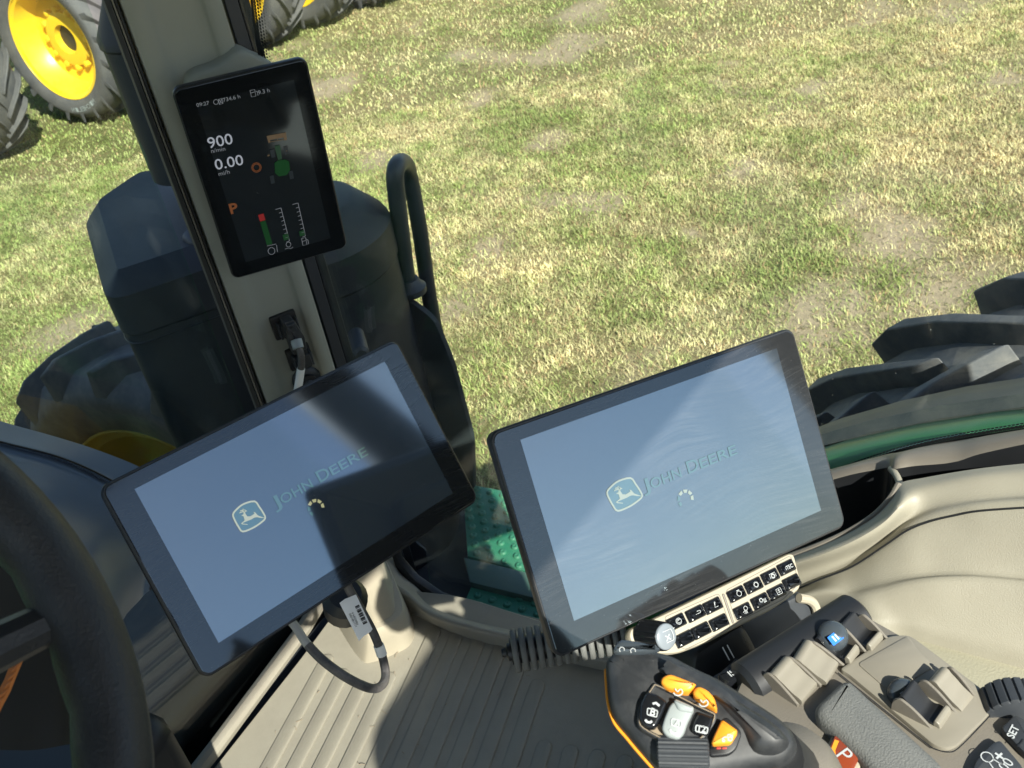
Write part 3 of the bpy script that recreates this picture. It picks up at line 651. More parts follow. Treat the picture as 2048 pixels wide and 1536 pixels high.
# ------------------------------------------------------------------ floor mat
ZF = 1.65
fm = thing('floor_mat', 'beige ribbed rubber floor mat in front of the armrest', 'floor mat', (.4, .5, ZF))
mb = MB(); mb.solid(f0, rpoly([(-.8, -.66), (.90, -.66), (.905, .80), (.86, .995), (.70, .985), (-.8, .965)], .04), [(0, ZF-.03), (0, ZF-.003), (.003, ZF)]); mb.build('base', 'mat_beige', fm)
slope = .19
ends = {}
rib_px = [(632, 1303), (690, 1330), (738, 1352), (0, 0), (0, 0), (0, 0), (883, 1253), (927, 1262), (970, 1272), (1020, 1285), (1060, 1300)]
e_ = nrm(A3(1, slope, 0)); q_ = A3(-e_[1], e_[0], 0)
base_ = atZ(632, 1303, ZF)
RS = [.884, .862, .846, .87, .968, .966, .963, .960, .93, .90, .80, .80, .80, .80, .80, .80, .80]
def rib_end(k): return RS[k]-.006, .791-.0395*k
for k in range(17):
    s, c = rib_end(k); fr_ = Fr(q_*c+A3(0, 0, ZF), e_, q_)
    mb = MB(); L_ = s+.75; mb.slab(fr_, rrect(L_, .023, .0105, 4, s-L_/2, 0), -.002, .0032, .0018, 2); mb.build('rib', 'mat_beige', fm, sharp=50)
# front lip of the mat along the windshield, sill ledge on the right
mb = MB(); mb.tube([A3(-.3, .975, ZF+.006), A3(.5, .998, ZF+.006), A3(.74, 1.012, ZF+.008), A3(.80, 1.015, ZF+.02)], .013, 10); mb.build('front_lip', 'mat_beige', fm)
ro = [fx.P(*q, .02)+A3(0, 0, 0) for q in [(782, 1110), (800, 1145), (832, 1172), (872, 1206), (955, 1236), (1095, 1268), (1230, 1300)]]
r1 = [atZ(*q, ZF+.05) for q in [(760, 1128), (782, 1160), (818, 1187), (860, 1222), (950, 1250), (1090, 1282), (1230, 1316)]]
r2 = [atZ(*q, ZF+.03) for q in [(752, 1150), (780, 1180), (820, 1205), (866, 1238), (950, 1264), (1085, 1296), (1225, 1330)]]
r3 = [atZ(*q, ZF+.001) for q in [(745, 1190), (780, 1210), (826, 1228), (880, 1255), (948, 1280), (1080, 1312), (1220, 1345)]]
mb = MB(); mb.grid([cat(r, 5) for r in (ro, r1, r2, r3)]); mb.build('sill_ledge', 'mat_beige', fm, sharp=80, sub=1)

# ------------------------------------------------------------------ monitor pedestal
pd = thing('monitor_pedestal', 'beige moulded pedestal on the floor behind the left monitor', 'pedestal', atZ(745, 1280, ZF))
def zpts(L, z): return [tuple(atZ(x, y, z)[:2]) for x, y in L]
o1 = [tuple(q) for q in cat(zpts([(668, 1225), (690, 1275), (722, 1320), (742, 1325), (785, 1310), (818, 1292), (829, 1262), (815, 1215), (780, 1160), (740, 1130), (690, 1160)], ZF), 5, True)]
o2 = [tuple(q) for q in cat(zpts([(668, 1178), (692, 1230), (728, 1268), (748, 1270), (785, 1254), (806, 1236), (808, 1210), (790, 1160), (765, 1110), (725, 1085), (685, 1110)], ZF+.065), 5, True)]
mb = MB(); R0 = [np.array([*p, ZF]) for p in o1]; R1 = [np.array([*p, ZF+.062]) for p in o2]; c2 = np.mean(R1, 0)
mid = [a*.35+b*.65 for a, b in zip(R0, R1)]; R2 = [c2+(b-c2)*.95+A3(0, 0, .010) for b in R1]; R3 = [c2+(b-c2)*.8+A3(0, 0, .012) for b in R1]
mb.rings([R0, mid, R1, R2, R3]); mb.build('base', 'beige', pd, sharp=50)
o3 = rpoly(zpts([(680, 1195), (742, 1250), (792, 1228), (783, 1150), (735, 1130)], ZF+.075), .02, 5)
mb = MB(); mb.solid(f0, o3, [(0, ZF+.07), (.004, ZF+.25), (.012, ZF+.27), (.03, ZF+.275)]); mb.build('column', 'beige', pd, sharp=50)
mb = MB(); mb.tube([A3(.80, .98, ZF+.26), A3(.74, .92, 2.1), A3(.56, .68, 2.27)], .022, 12); mb.build('arm', 'black', pd)
p = D(690, 1196, 1.22); mb = MB(); mb.lathe(p, nrm(CAM-p)+A3(.3, 0, .6), [(.026, -.03), (.028, 0), (.02, .012)], 20); mb.build('clamp_knob', 'black', pd)

# ------------------------------------------------------------------ monitors
def monitor(lab, o, ux, uy, W, H, sx0, sx1, sy0, sy1, corner=.010, thick=.024, bez='bezel', lcd='lcd', name='monitor', ccat='monitor', group='touch screen monitors'):
    fr = Fr(o, ux, uy); t = thing(name, lab, ccat, fr.p(0, -H/2, -thick/2), group)
    mb = MB(); mb.solid(fr, rrect(W, H, corner, 6), [(.012, -thick), (.002, -thick+.008), (0, -.006), (0, -.0022), (.0012, -.0008)]); mb.build('housing', 'black', t)
    mb = MB(); mb.solid(fr, rrect(W-.0045, H-.0045, corner-.0022, 6), [(0, -.002), (0, -.0003), (.0006, 0)]); mb.build('bezel_glass', bez, t, sharp=8, uvfr=(Fr(fr.p(-W/2, -H/2), fr.x, fr.y), W, W))
    mb = MB(); mb.flat(fr, [(sx0, sy0), (sx1, sy0), (sx1, sy1), (sx0, sy1)], .0003); s = mb.build('screen', lcd, t, uvfr=(Fr(fr.p(-W/2, -H/2), fr.x, fr.y), W, W))
    mb = MB(); mb.slab(Fr(fr.p(0, 0, -thick), -fr.x, fr.y), rrect(W*.45, H*.5, .02), -.001, .022, .004); mb.build('rear_cover', 'black', t)
    return t, fr, s
RMt, FRr, RMs = monitor('right dusty touch screen monitor above the beige button bar', (.6327, .2686, 2.286), (.8343, -.5387, -.1168), (.3588, .3699, .857), .33, .2024, -.1395, .1395, -.076, .087)
LMt, FRl, LMs = monitor('left touch screen monitor hanging in front of the corner post base', (.4965, .5926, 2.2959), (.9541, -.2799, -.1066), (.2406, .5043, .8293), .33, .191, -.1395, .1395, -.074, .080)
def logo(fr, s, zz, sc, ox, oy, tx, cap):
    g_ = lambda L: fr.pts([(ox+x/sc, oy+y/sc) for x, y in L], .0006)
    sh = g_([(165, 955), (210, 890), (300, 820), (440, 785), (500, 855), (550, 930), (578, 1000), (520, 1060), (420, 1125), (290, 1172), (235, 1110), (190, 1030)])
    sh = [tuple(q) for q in cat(sh, 3, True)]
    mb = MB(); mb.flat(fr, sh, .0006); mb.build('emblem_ground', 'logo_fill', s)
    mb = MB(); mb.ribbon(sh, .0016, fr, .0009, True); mb.build('emblem_outline', 'logo_yellow', s)
    deer = [(272, 968), (298, 950), (300, 930), (318, 932), (332, 955), (348, 978), (385, 978), (418, 958), (440, 942), (426, 918), (452, 930), (466, 946), (484, 966), (530, 984), (576, 998), (520, 998), (470, 988), (438, 994), (400, 1016), (352, 1036), (322, 1048), (296, 1060), (286, 1070), (354, 1078), (350, 1086), (280, 1080), (268, 1068), (296, 1046), (314, 1028), (308, 1000), (298, 976)]
    mb = MB(); mb.flat(fr, g_(deer), .0009)
    for st in ([(306, 930), (290, 900), (296, 880)], [(300, 918), (262, 925), (248, 938)], [(296, 905), (270, 902), (258, 910)], [(314, 930), (322, 905), (312, 890)], [(320, 910), (342, 908)]): mb.ribbon(g_(st), .0009, fr, .0010)
    mb.build('leaping_deer_emblem', 'logo_yellow', s)
    P0, P1 = np.array(fr.at(*tx[0], .0006)), np.array(fr.at(*tx[1], .0006)); e = (P1-P0)
    L = np.linalg.norm(e); e /= L
    k = [('J', 0, .075, 1.25), ('OHN', .085, .40, 1), ('D', .47, .585, 1.25), ('EERE', .60, 1, 1)]
    for st, a, b_, hh in k: text(fr, st, P0+e*L*a, P0+e*L*b_, 'logo_green', s, .0008, h=cap*hh, bold=.012)
    cx, cy = fr.at(*zz, .0006)
    for i in range(7):
        if i > 5: continue
        a0 = R_(200-i*42); mb = MB(); ra, rb = .0058, .0088; da = R_(15)
        mb.flat(fr, [(cx+r_*math.cos(a_), cy+r_*math.sin(a_)) for r_, a_ in ((ra, a0-da), (rb, a0-da), (rb, a0+da), (ra, a0+da))], .0007); mb.build('loading_segment', 'logo_yellow' if i > 1 else 'logo_green', s)
logo(FRl, LMs, (632, 1016), 6.4, 440, 880, ((549, 1019), (737, 909)), .0095)
logo(FRr, RMs, (1371, 998), 5.9, 1186, 823, ((1287, 985), (1475, 907)), .0095)

# corner post display
k9 = .9; oc = CAM+(A3(.9137, .9522, 2.404)-CAM)*k9; Wc, Hc_ = .153, .268
CDt, FRc, CDs = monitor('tall corner post display showing 900 and 0.00 readings', oc, (.7601, -.6494, -.0228), (-.1042, -.1566, .9822), Wc, Hc_, -.055, .057, -.112, .112, .010, .020, 'bezel_post', 'lcd_post', 'corner_display', 'display', None)
def T(s, a, b_, m='ui_white', h=None, bold=.0, w=.0009): return text(FRc, s, FRc.at(*a, w), FRc.at(*b_, w), m, CDs, w, bold, h=h)
T('09:27', (394, 214), (419, 209), 'ui_grey'); T('734.6 h', (447, 204), (481, 196), 'ui_grey'); T('9.3 h', (517, 189), (540, 184), 'ui_grey')
T('900', (418, 297), (467, 287), 'ui_white', bold=.005); T('n/min', (423, 306), (451, 301), 'ui_grey'); T('0.00', (432, 340), (488, 329), 'ui_white', bold=.005); T('mi/h', (438, 352), (460, 347), 'ui_grey')
T('P', (462, 428), (478, 424), 'ui_orange', bold=.03)
def S(L, wd, m='ui_grey', w=.0009, nm='icon', closed=False):
    mb = MB()
    for st in L: mb.ribbon(FRc.pts(st, w), wd, FRc, w, closed)
    return mb.build(nm, m, CDs)
def Q(L, m, nm='icon', w=.0009): mb = MB(); mb.flat(FRc, FRc.pts(L, w), w); return mb.build(nm, m, CDs)
Q([(516, 430), (527, 427), (531, 440), (520, 443)], 'ui_red', 'gauge_bar'); Q([(520, 444), (531, 441), (545, 488), (534, 491)], 'ui_green', 'gauge_bar')
Q([(565, 470), (576, 467), (579, 478), (568, 481)], 'ui_green', 'gauge_bar'); Q([(598, 463), (608, 460), (611, 470), (600, 473)], 'ui_green', 'gauge_bar')
for (ax, ay), (bx, by) in (((562, 416), (579, 482)), ((596, 406), (611, 472))):
    st = [[(ax, ay), (bx, by)], [(ax-11, ay+3), (ax, ay)]]
    for k in range(1, 9): f_ = k/8; st.append([(ax+(bx-ax)*f_-6, ay+(by-ay)*f_+2), (ax+(bx-ax)*f_, ay+(by-ay)*f_)])
    S(st, .0007, nm='gauge_scale')
def circ(x, y, r, n=14, a0=0, a1=360, sq=1): return [(x+r*math.cos(R_(a0+(a1-a0)*i/n)), y+sq*r*math.sin(R_(a0+(a1-a0)*i/n))) for i in range(n+1)]
S([circ(513, 335, 7), circ(513, 335, 9.3, 24)], .0009, 'ui_orange')
S([[(500, 181), (509, 179), (512, 192), (503, 194), (500, 181)], [(511, 182), (515, 184), (516, 191)], [(502, 186), (509, 184)]], .0006)
S([circ(432, 204, 5, 10), [(437, 199), (444, 197), (446, 207), (439, 209), (437, 199)], [(437, 199), (446, 207)], [(444, 197), (439, 209)]], .0006)
S([circ(543, 502, 7, 10), [(534, 492), (552, 488)], [(553, 490), (555, 504)]], .0007); S([circ(577, 489, 5, 8), [(570, 498), (576, 496), (582, 497), (586, 494)]], .0007)
S([[(603, 477), (611, 475), (614, 489), (606, 491), (603, 477)], [(612, 478), (616, 480), (617, 488)], [(605, 483), (611, 481)]], .0007)
Q([(533, 272), (572, 265), (574, 280), (569, 281), (567, 275), (540, 280), (541, 285), (537, 286)], 'ui_sand'); S([[(540, 284), (569, 279)], [(554, 272), (556, 282)]], .0006, 'ui_sand')
Q([(549, 292), (560, 290), (564, 318), (556, 320)], 'ui_dim', 'tractor_icon')
Q([(549, 326), (556, 321), (570, 319), (578, 323), (580, 340), (574, 350), (558, 353), (550, 346)], 'ui_green', 'tractor_icon')
for x_, y_ in ((535, 310), (571, 301)): Q([(x_, y_), (x_+4, y_-1), (x_+4, y_+2), (x_, y_+3)], 'ui_sand', 'lamp_icon')
for x_, y_ in ((546, 300), (573, 294), (545, 352), (583, 343)): Q([(x_-6, y_), (x_+2, y_-2), (x_+5, y_+14), (x_-3, y_+16)], 'smoke', 'wheel_icon')
# bracket joining the display to the post
br = thing('display_bracket', 'dark moulded bracket joining the corner display to the post', 'bracket', FRc.p(-.02, .12, -.03))
fbk = Fr(FPst.p(.06, 2.6, .02), FPst.x, A3(0, 0, 1))
ol = [tuple(q) for q in cat(fbk.pts([(378, 200), (376, 162), (395, 143), (432, 130), (462, 108), (482, 98), (512, 110), (556, 140), (560, 230), (480, 260), (400, 240)]), 4, True)]
mb = MB(); mb.solid(fbk, ol, [(0, -.035), (0, .0), (.002, .004), (.005, .006)]); mb.build('body', 'post_beige', br, sharp=50)
mb = MB(); mb.tube([FPst.p(.055, 2.43, -.01), FRc.p(0, 0, -.015)], .03, 12); mb.build('stem', 'black', br)

# ------------------------------------------------------------------ sockets and plug on the post
fpo = Fr(FPst.p(.05, 2.2, -.004), nrm(FPst.x*.97+A3(0, 0, -.0)), A3(0, 0, 1))
def sock(lab, c, s, plug):
    t = thing('power_socket', lab, 'socket', fpo.P(*c), 'sockets on the corner post')
    mb = MB(); a = fpo.at(*c); mb.slab(fpo, rpoly([(a[0]-s, a[1]-s), (a[0]+s, a[1]-s), (a[0]+s, a[1]+s), (a[0]-s, a[1]+s)], .003), -.002, .006, .0015); mb.build('plate', 'black', t)
    mb = MB(); mb.slab(fpo, rrect(s*1.2, s*1.25, .004, 3, a[0]+.002, a[1]-.002), .005, .020, .002); mb.build('collar', 'black_dusty', t)
    for k in (-1, 1): mb = MB(); mb.slab(fpo, rrect(s*.18, s*1.3, .001, 2, a[0]+.002+k*s*.7, a[1]-.002), .005, .017, .001); mb.build('side_rail', 'dark_plastic', t)
    return t, a
s1, a1 = sock('upper black socket on the post with a latched plug', (569, 648), .019, True)
s2, a2 = sock('lower black socket on the post behind the plug cable', (598, 712), .018, False)
s3 = thing('round_socket', 'round black socket cap on the post just above the left monitor', 'socket', fpo.P(612, 755))
a3 = fpo.at(612, 757); mb = MB(); mb.lathe(fpo.p(*a3, -.002), fpo.n, [(.021, 0), (.022, .006), (.019, .010), (.013, .012), (.013, .018)], 24); mb.build('cap', 'black', s3)
mb = MB(); mb.lathe(fpo.p(*a3, .012), fpo.n, [(.006, 0), (.006, .006), (.004, .008)], 12); mb.build('button', 'dark_plastic', s3)
pg = thing('power_plug', 'grey plug with cable and white tag hanging from the upper socket', 'plug', fpo.P(580, 655, .02))
ff = Fr(fpo.p(0, 0, .022), fpo.x, fpo.y)
mb = MB(); mb.slab(ff, rpoly(ff.pts([(562, 640), (583, 634), (606, 668), (612, 702), (584, 706), (575, 680)]), .003), -.01, .010, .003); mb.build('body', 'black_dusty', pg)
mb = MB(); mb.slab(ff, rrect(.012, .012, .001, 2, *ff.at(578, 648)), .008, .014, .001); mb.build('latch', 'dark_plastic', pg)
mb = MB(); mb.slab(ff, rrect(.004, .004, .0005, 2, *ff.at(577, 646)), .013, .0146, .0004); mb.build('latch_window', 'black', pg)
mb = MB(); mb.tube([ff.P(592, 680, .008), ff.P(597, 697, .016)], [.0085, .0082], 14); mb.build('strain_relief', 'grey_button', pg)
cp = cat([ff.P(595, 690, .012), ff.P(601, 705, .018), ff.P(603, 725, .018), ff.P(600, 750, .014), ff.P(594, 785, .008), ff.P(580, 830, .004)], 6)
mb = MB(); mb.tube(cp, .0052, 12); mb.build('cable', 'cable', pg)
i0, i1 = 15, 27; mb = MB(); mb.tube(cp[i0:i1], .0060, 12); mb.build('tag', 'label_white', pg)

# ------------------------------------------------------------------ cable below the left monitor
cb = thing('display_cable', 'looped grey cable with white barcode flag below the left monitor', 'cable', D(690, 1170, .98))
def dp(L): return cat([D(x, y, d) for x, y, d in L], 7)
c1 = dp([(560, 1215, .985), (590, 1252, .975), (612, 1285, .965), (645, 1320, .96), (690, 1353, .96), (732, 1374, .97), (755, 1376, .985), (768, 1364, 1.0), (771, 1345, 1.01), (766, 1318, 1.01), (757, 1290, 1.005), (745, 1262, 1.0), (725, 1225, .995), (700, 1182, .99), (690, 1160, .985)])
n1_ = int(len(c1)*.16); mb = MB(); mb.tube(c1[:n1_+1], .0043, 10); mb.build('pale_sheath', 'cable_pale', cb)
mb = MB(); mb.tube(c1[n1_:], .0046, 10); mb.build('cord', 'cable', cb)
j0 = int(len(c1)*.665); mb = MB(); mb.tube(c1[j0:j0+6], .0053, 12); mb.build('sleeve', 'label_white', cb)
fl = Fr(D(712, 1235, .985), nrm(D(740, 1260, .985)-D(712, 1190, .985)), nrm(D(712, 1190, .98)-D(682, 1206, .975)))
mb = MB(); lo = fl.pts([(679, 1206), (690, 1198), (712, 1189), (745, 1258), (742, 1263), (728, 1272), (718, 1282)]); mb.slab(fl, lo, -.0006, 0, .0002); fo = mb.build('barcode_flag', 'label_white', cb)
sgn = 1 if fl.n@(CAM-fl.o) > 0 else -1
q0, q1 = np.array(fl.at(710, 1214)), np.array(fl.at(727, 1250)); q2 = np.array(fl.at(716, 1211))
mb = MB()
for k in range(22):
    if k % 5 == 3: continue
    a = q0+(q1-q0)*k/22; mb.ribbon([a, a+(q2-q0)*1.35], .0006 if k % 3 else .0011, fl, .0006*sgn)
mb.build('barcode', 'ink', fo)
for st, pa, pb in (('1111481080', (701, 1226), (714, 1252)), ('M000484-6', (706, 1224), (717, 1248))):
    text(fl, st, fl.at(*pb), fl.at(*pa), 'ink', fo, .0007*sgn)

# ------------------------------------------------------------------ bellows
bw = thing('rubber_bellows', 'ribbed grey rubber bellows under the right monitor', 'bellows', D(1120, 1292, 1.0))
pa, pb = D(1022, 1303, .98), D(1250, 1262, .98); ax = nrm(pb-pa); Lb = np.linalg.norm(pb-pa)
mb = MB(); mb.tube([pa, pb], .013, 16); mb.build('core', 'black', bw)
nf = 14; f1 = None
for k in range(nf):
    p = pa+ax*(Lb*(k+.6)/nf)
    if f1 is None:
        mb = MB(); mb.lathe(p, ax, [(.012, -.0022), (.0195, -.0030), (.0212, -.002), (.0212, .002), (.0195, .0030), (.012, .0022)], 28); f1 = mb.build('fold', 'pad', bw, sharp=60); pf = p
    else: o = f1.copy(); COL.objects.link(o); o.parent = bw; o.location = Vector(p-pf)
mb = MB(); mb.lathe(pa, -ax, [(.009, -.004), (.009, .003), (.005, .005), (.004, .009)], 14); mb.build('end_bolt', 'black', bw)

# ================================================================== right side console (wall trim)
sc_ = thing('side_console', 'beige moulded side console with cup holder and slot under the side window', 'console', (.8, .1, 2.0))
def cx(L, X): return [atX(x, y, v) for (x, y), v in zip(L, X)]
C0 = cx([(1560, 1120), (1640, 1090), (1700, 1062), (1750, 1030), (1783, 995), (1799, 967), (1850, 955), (1950, 938), (2060, 926), (2150, 920)], [.775, .785, .80, .815, .83, .845, .85, .855, .86, .86])
C1 = cx([(1560, 1138), (1650, 1107), (1715, 1078), (1766, 1046), (1800, 1012), (1826, 987), (1870, 972), (1950, 956), (2060, 946), (2150, 942)], [.755, .763, .775, .79, .805, .825, .833, .838, .842, .842])
C2 = cx([(1560, 1156), (1650, 1130), (1730, 1098), (1775, 1070), (1812, 1040), (1850, 1018), (1900, 1005), (1960, 996), (2060, 988), (2150, 985)], [.772, .778, .79, .80, .81, .818, .820, .822, .825, .825])
C3 = cx([(1560, 1192), (1640, 1158), (1705, 1132), (1770, 1090), (1815, 1060), (1860, 1042), (1910, 1030), (1960, 1021), (2060, 1014), (2150, 1010)], [.765, .77, .777, .788, .796, .802, .806, .808, .81, .81])
C4 = cx([(1560, 1205), (1650, 1180), (1705, 1176), (1760, 1160), (1815, 1148), (1870, 1142), (1930, 1139), (1980, 1140), (2060, 1146), (2150, 1150)], [.742, .747, .752, .758, .763, .768, .771, .773, .775, .775])
C5 = cx([(1590, 1240), (1668, 1206), (1715, 1196), (1765, 1186), (1820, 1172), (1870, 1166), (1930, 1166), (1980, 1170), (2060, 1178), (2150, 1186)], [.750, .742, .738, .742, .748, .752, .756, .758, .76, .76])
C6 = cx([(1640, 1330), (1680, 1262), (1745, 1246), (1800, 1254), (1850, 1268), (1900, 1284), (1960, 1301), (2020, 1317), (2080, 1335), (2150, 1355)], [.70, .71, .715, .72, .72, .72, .72, .72, .72, .72])
C7 = [p+A3(.0, .0, -.25) for p in C6]
cols = [cat(c, 5) for c in (C0, C1, C2, C3, C4, C5, C6, C7)]
rows = [cat([c[j] for c in cols[:7]], 5) + [cols[7][j]] for j in range(len(cols[0]))]
mb = MB(); mb.grid(rows); pnl = mb.build('trim_panel', 'beige_console', sc_, sharp=70)
sm = [c+A3(-.0012, 0, .0006) for c in cat(C3, 6)]
mb = MB(); mb.tube(sm, .0011, 6); mb.build('seam', 'black', sc_)
# ledge along the glass and the pocket (cup holder and slot) between
LE = [(1560, 1000), (1640, 968), (1700, 950), (1750, 940), (1776, 935), (1788, 938), (1830, 932), (1905, 925), (1960, 908), (2060, 886), (2150, 868)]
LX = [.885, .89, .893, .895, .893, .88, .885, .888, .89, .89, .89]
L0 = cx(LE, LX); L1 = [p+A3(.006, 0, .006) for p in L0]
Ltop = cx([(1560, 985), (1640, 952), (1700, 935), (1740, 922), (1775, 912), (1800, 905), (1840, 894), (1905, 882), (1960, 874), (2060, 862), (2150, 853)], [.935]*11)
Lm = [a*.45+b_*.55+A3(0, 0, .006) for a, b_ in zip(L1, Ltop)]
mb = MB(); mb.grid([cat(c, 5) for c in (L0, L1, Lm, Ltop)]); mb.build('glass_ledge', 'taupe', sc_, sharp=70)
Ci = cat(C0, 5); Li = cat(L0, 5); k_ = np.linspace(0, len(Li)-1, len(Ci)); Li = [Li[int(round(q))] for q in k_]
mb = MB(); mb.grid([Ci, [p+A3(.004, 0, -.012) for p in Ci], [p+A3(.012, 0, -.10) for p in Ci], [p+A3(-.006, 0, -.12) for p in Li], [p+A3(0, 0, -.012) for p in Li], Li]); mb.build('pocket_liner', 'black', sc_, sharp=60)
# rim between cup holder and slot
mb = MB(); mb.tube(cat([atX(1782, 938, .888), atX(1790, 947, .876), atX(1797, 960, .864), atX(1800, 973, .853), atX(1797, 986, .842)], 6), .0038, 12); mb.build('cup_rim', 'beige_console', sc_)
mb = MB(); mb.tube([p+A3(0, 0, -.001) for p in cat(C0[:6], 6)], .0042, 10); mb.build('cup_lip', 'taupe', sc_)
# textured lid beside the armrest
zl = float(C6[4][2])-.012
ld = thing('console_lid', 'pale grained lid between armrest and side console', 'lid', (.66, 0, zl))
fz = Fr((0, 0, zl), (1, 0, 0), (0, 1, 0))
mb = MB(); mb.slab(fz, rpoly(fz.pts([(1740, 1240), (1800, 1254), (2170, 1362), (2300, 1700), (1900, 1700), (1700, 1400)]), .01), -.03, 0, .004); mb.build('panel', 'leather', ld)

# ================================================================== button bar
o_ = FRr.P(1430, 1210); tilt = R_(18)
FB = Fr(FRr.p(*FRr.at(1420, 1215), .004), FRr.x, FRr.y*math.cos(tilt)-FRr.n*math.sin(tilt))
bb = thing('button_bar', 'beige bar with fourteen black buttons under the right monitor', 'button bar', FB.P(1450, 1225))
ol = FB.pts(z1([(262, 640), (275, 596), (480, 505), (1340, 88), (1372, 92), (1385, 120), (1426, 285), (1415, 330), (1340, 395), (1220, 475), (990, 590), (800, 690), (600, 765), (520, 772), (330, 760), (285, 730)]))
mb = MB(); mb.solid(FB, rpoly(ol, .006, 3), [(.003, -.014), (0, -.010), (0, -.0025), (.0012, -.0005), (.003, 0)]); mb.build('panel', 'beige', bb)
sub_ = [([(500, 520), (868, 360), (948, 590), (640, 740), (560, 690)]), ([(915, 340), (1350, 105), (1412, 290), (1300, 400), (985, 555)])]
for L in sub_:
    q = rpoly(FB.pts(z1(L)), .003, 3); mb = MB(); mb.ribbon(q, .0006, FB, .0003, True); mb.build('groove', 'taupe', bb)
mb = MB(); mb.slab(FB, rpoly(FB.pts(z1([(888, 365), (902, 360), (972, 560), (958, 566)])), .002), -.001, .0012, .0006); mb.build('divider', 'taupe', bb)
BT = [(580, 553), (708, 496), (825, 443), (985, 365), (1100, 307), (1212, 246), (1320, 186), (632, 667), (747, 611), (868, 556), (1028, 478), (1145, 412), (1255, 352), (1357, 284)]
bd = nrm(A3(.888, .0, 0))
first = None
bdir = np.array(FB.at(*z1([(1320, 186)])[0]))-np.array(FB.at(*z1([(580, 553)])[0])); bdir /= np.linalg.norm(bdir)
FBb = Fr(FB.o, FB.x*bdir[0]+FB.y*bdir[1], -FB.x*bdir[1]+FB.y*bdir[0])
btn = []
for k, c in enumerate(BT):
    a = np.array(FBb.at(*z1([c])[0]))
    pu = np.linalg.norm(np.array(FBb.at(*z1([BT[1]])[0]))-np.array(FBb.at(*z1([BT[0]])[0])))*.445; pv = abs(FBb.at(*z1([BT[7]])[0])[1]-FBb.at(*z1([BT[0]])[0])[1])*.33
    L = [(a[0]-pu, a[1]-pv), (a[0]+pu, a[1]-pv), (a[0]+pu, a[1]+pv), (a[0]-pu, a[1]+pv)]
    if first is None:
        mb = MB(); mb.solid(FBb, rpoly(L, .0012, 3), [(0, -.001), (0, .0012), (.0008, .0022), (.0028, .0032), (.0042, .0034)]); first = mb.build('button', 'black_gloss', bb, sharp=60); p0_ = a; o = first
        mb = MB(); mb.solid(FBb, rpoly(L, .0012, 3), [(-.0004, 0), (-.0004, .0003)]); well = mb.build('button_well', 'black', bb)
    else:
        o = first.copy(); COL.objects.link(o); o.parent = bb; o.location = Vector(FBb.p(*a)-FBb.p(*p0_))
        o2_ = well.copy(); COL.objects.link(o2_); o2_.parent = bb; o2_.location = o.location
    btn.append((o, a))
IW = .0038; sw_ = .0004
def icon(i, strokes, closed=False, wd=sw_, fr=FBb, w=IW, dx=.0016, dy=0, m='ink_white'):
    o, a = btn[i]; mb = MB()
    for st in strokes: mb.ribbon([(a[0]+dx*.6+x*.00082, a[1]+dy+y*.00082) for x, y in st], wd, fr, w)
    mb.build('symbol', m, bb)
def ci(r, x=0, y=0, n=14, a0=0, a1=360): return [(x+r*math.cos(R_(a0+(a1-a0)*i/n)), y+r*math.sin(R_(a0+(a1-a0)*i/n))) for i in range(n+1)]
icon(0, [ci(3.3), ci(2.0, 0, 0, 10, 20, 320), [(0, 0), (0, 2)]]); icon(1, [[(-3, -1), (-2, -1)], [(-1, -1), (2, -1)], ci(1.3, 2.4, .3, 8, -90, 90), [(2, 1.6), (-.5, 1.6)]])
icon(2, [[(3, -2.6), (-1.5, -2.6), (.2, 3)], [(-1, -1), (1.2, 3)], [(.2, 3), (1.2, 3)]]); icon(3, [ci(2.9, 0, -.4), [(-2, 3.4), (2, 3.4)], [(0, 2.6), (0, 3.4)], [(3, 0), (3.8, 0)]])
icon(4, [ci(2.4)]+[[(2.4*math.cos(a), 2.4*math.sin(a)), (3.5*math.cos(a), 3.5*math.sin(a))] for a in np.arange(12)*math.pi/6]); icon(5, [[(-4, -2.4), (-4, 2.6), (4, 2.6), (4, -2.4)], ci(1.7, 0, -.6), ci(2.6, 0, -.6, 8, 0, 360)])
o, a = btn[6]; text(FBb, 'iTEC', (a[0]-.003, a[1]-.002), (a[0]+.0055, a[1]-.002), 'ink_white', bb, IW, .005, name='symbol', h=.0036)
icon(10, [ci(2.3, 1.2, 1.6), [(-1, 0), (-3.8, -1.5)], [(-.4, -.8), (-2.6, -3.4)], [(.4, -1.2), (-.8, -4)], [(1.2, -1.4), (1.2, -4)]]); icon(11, [ci(1.9, -2, .8), [(1, -2.5), (1, 1)], [(2.4, -2.5), (2.4, 1)], [(3.8, -2.5), (3.8, 1)], [(.4, -2.9), (4.4, -2.9)]]+[[(-2+1.9*math.cos(a), .8+1.9*math.sin(a)), (-2+2.7*math.cos(a), .8+2.7*math.sin(a))] for a in np.arange(8)*math.pi/4])
icon(12, [[(-3.2, -3.2), (3.2, -3.2), (3.2, 3.2), (-3.2, 3.2), (-3.2, -3.2)], [(-1.6, -1), (1.6, -1)], [(0, 2.2), (0, -1)], [(-1.4, .8), (0, 2.2), (1.4, .8)]])
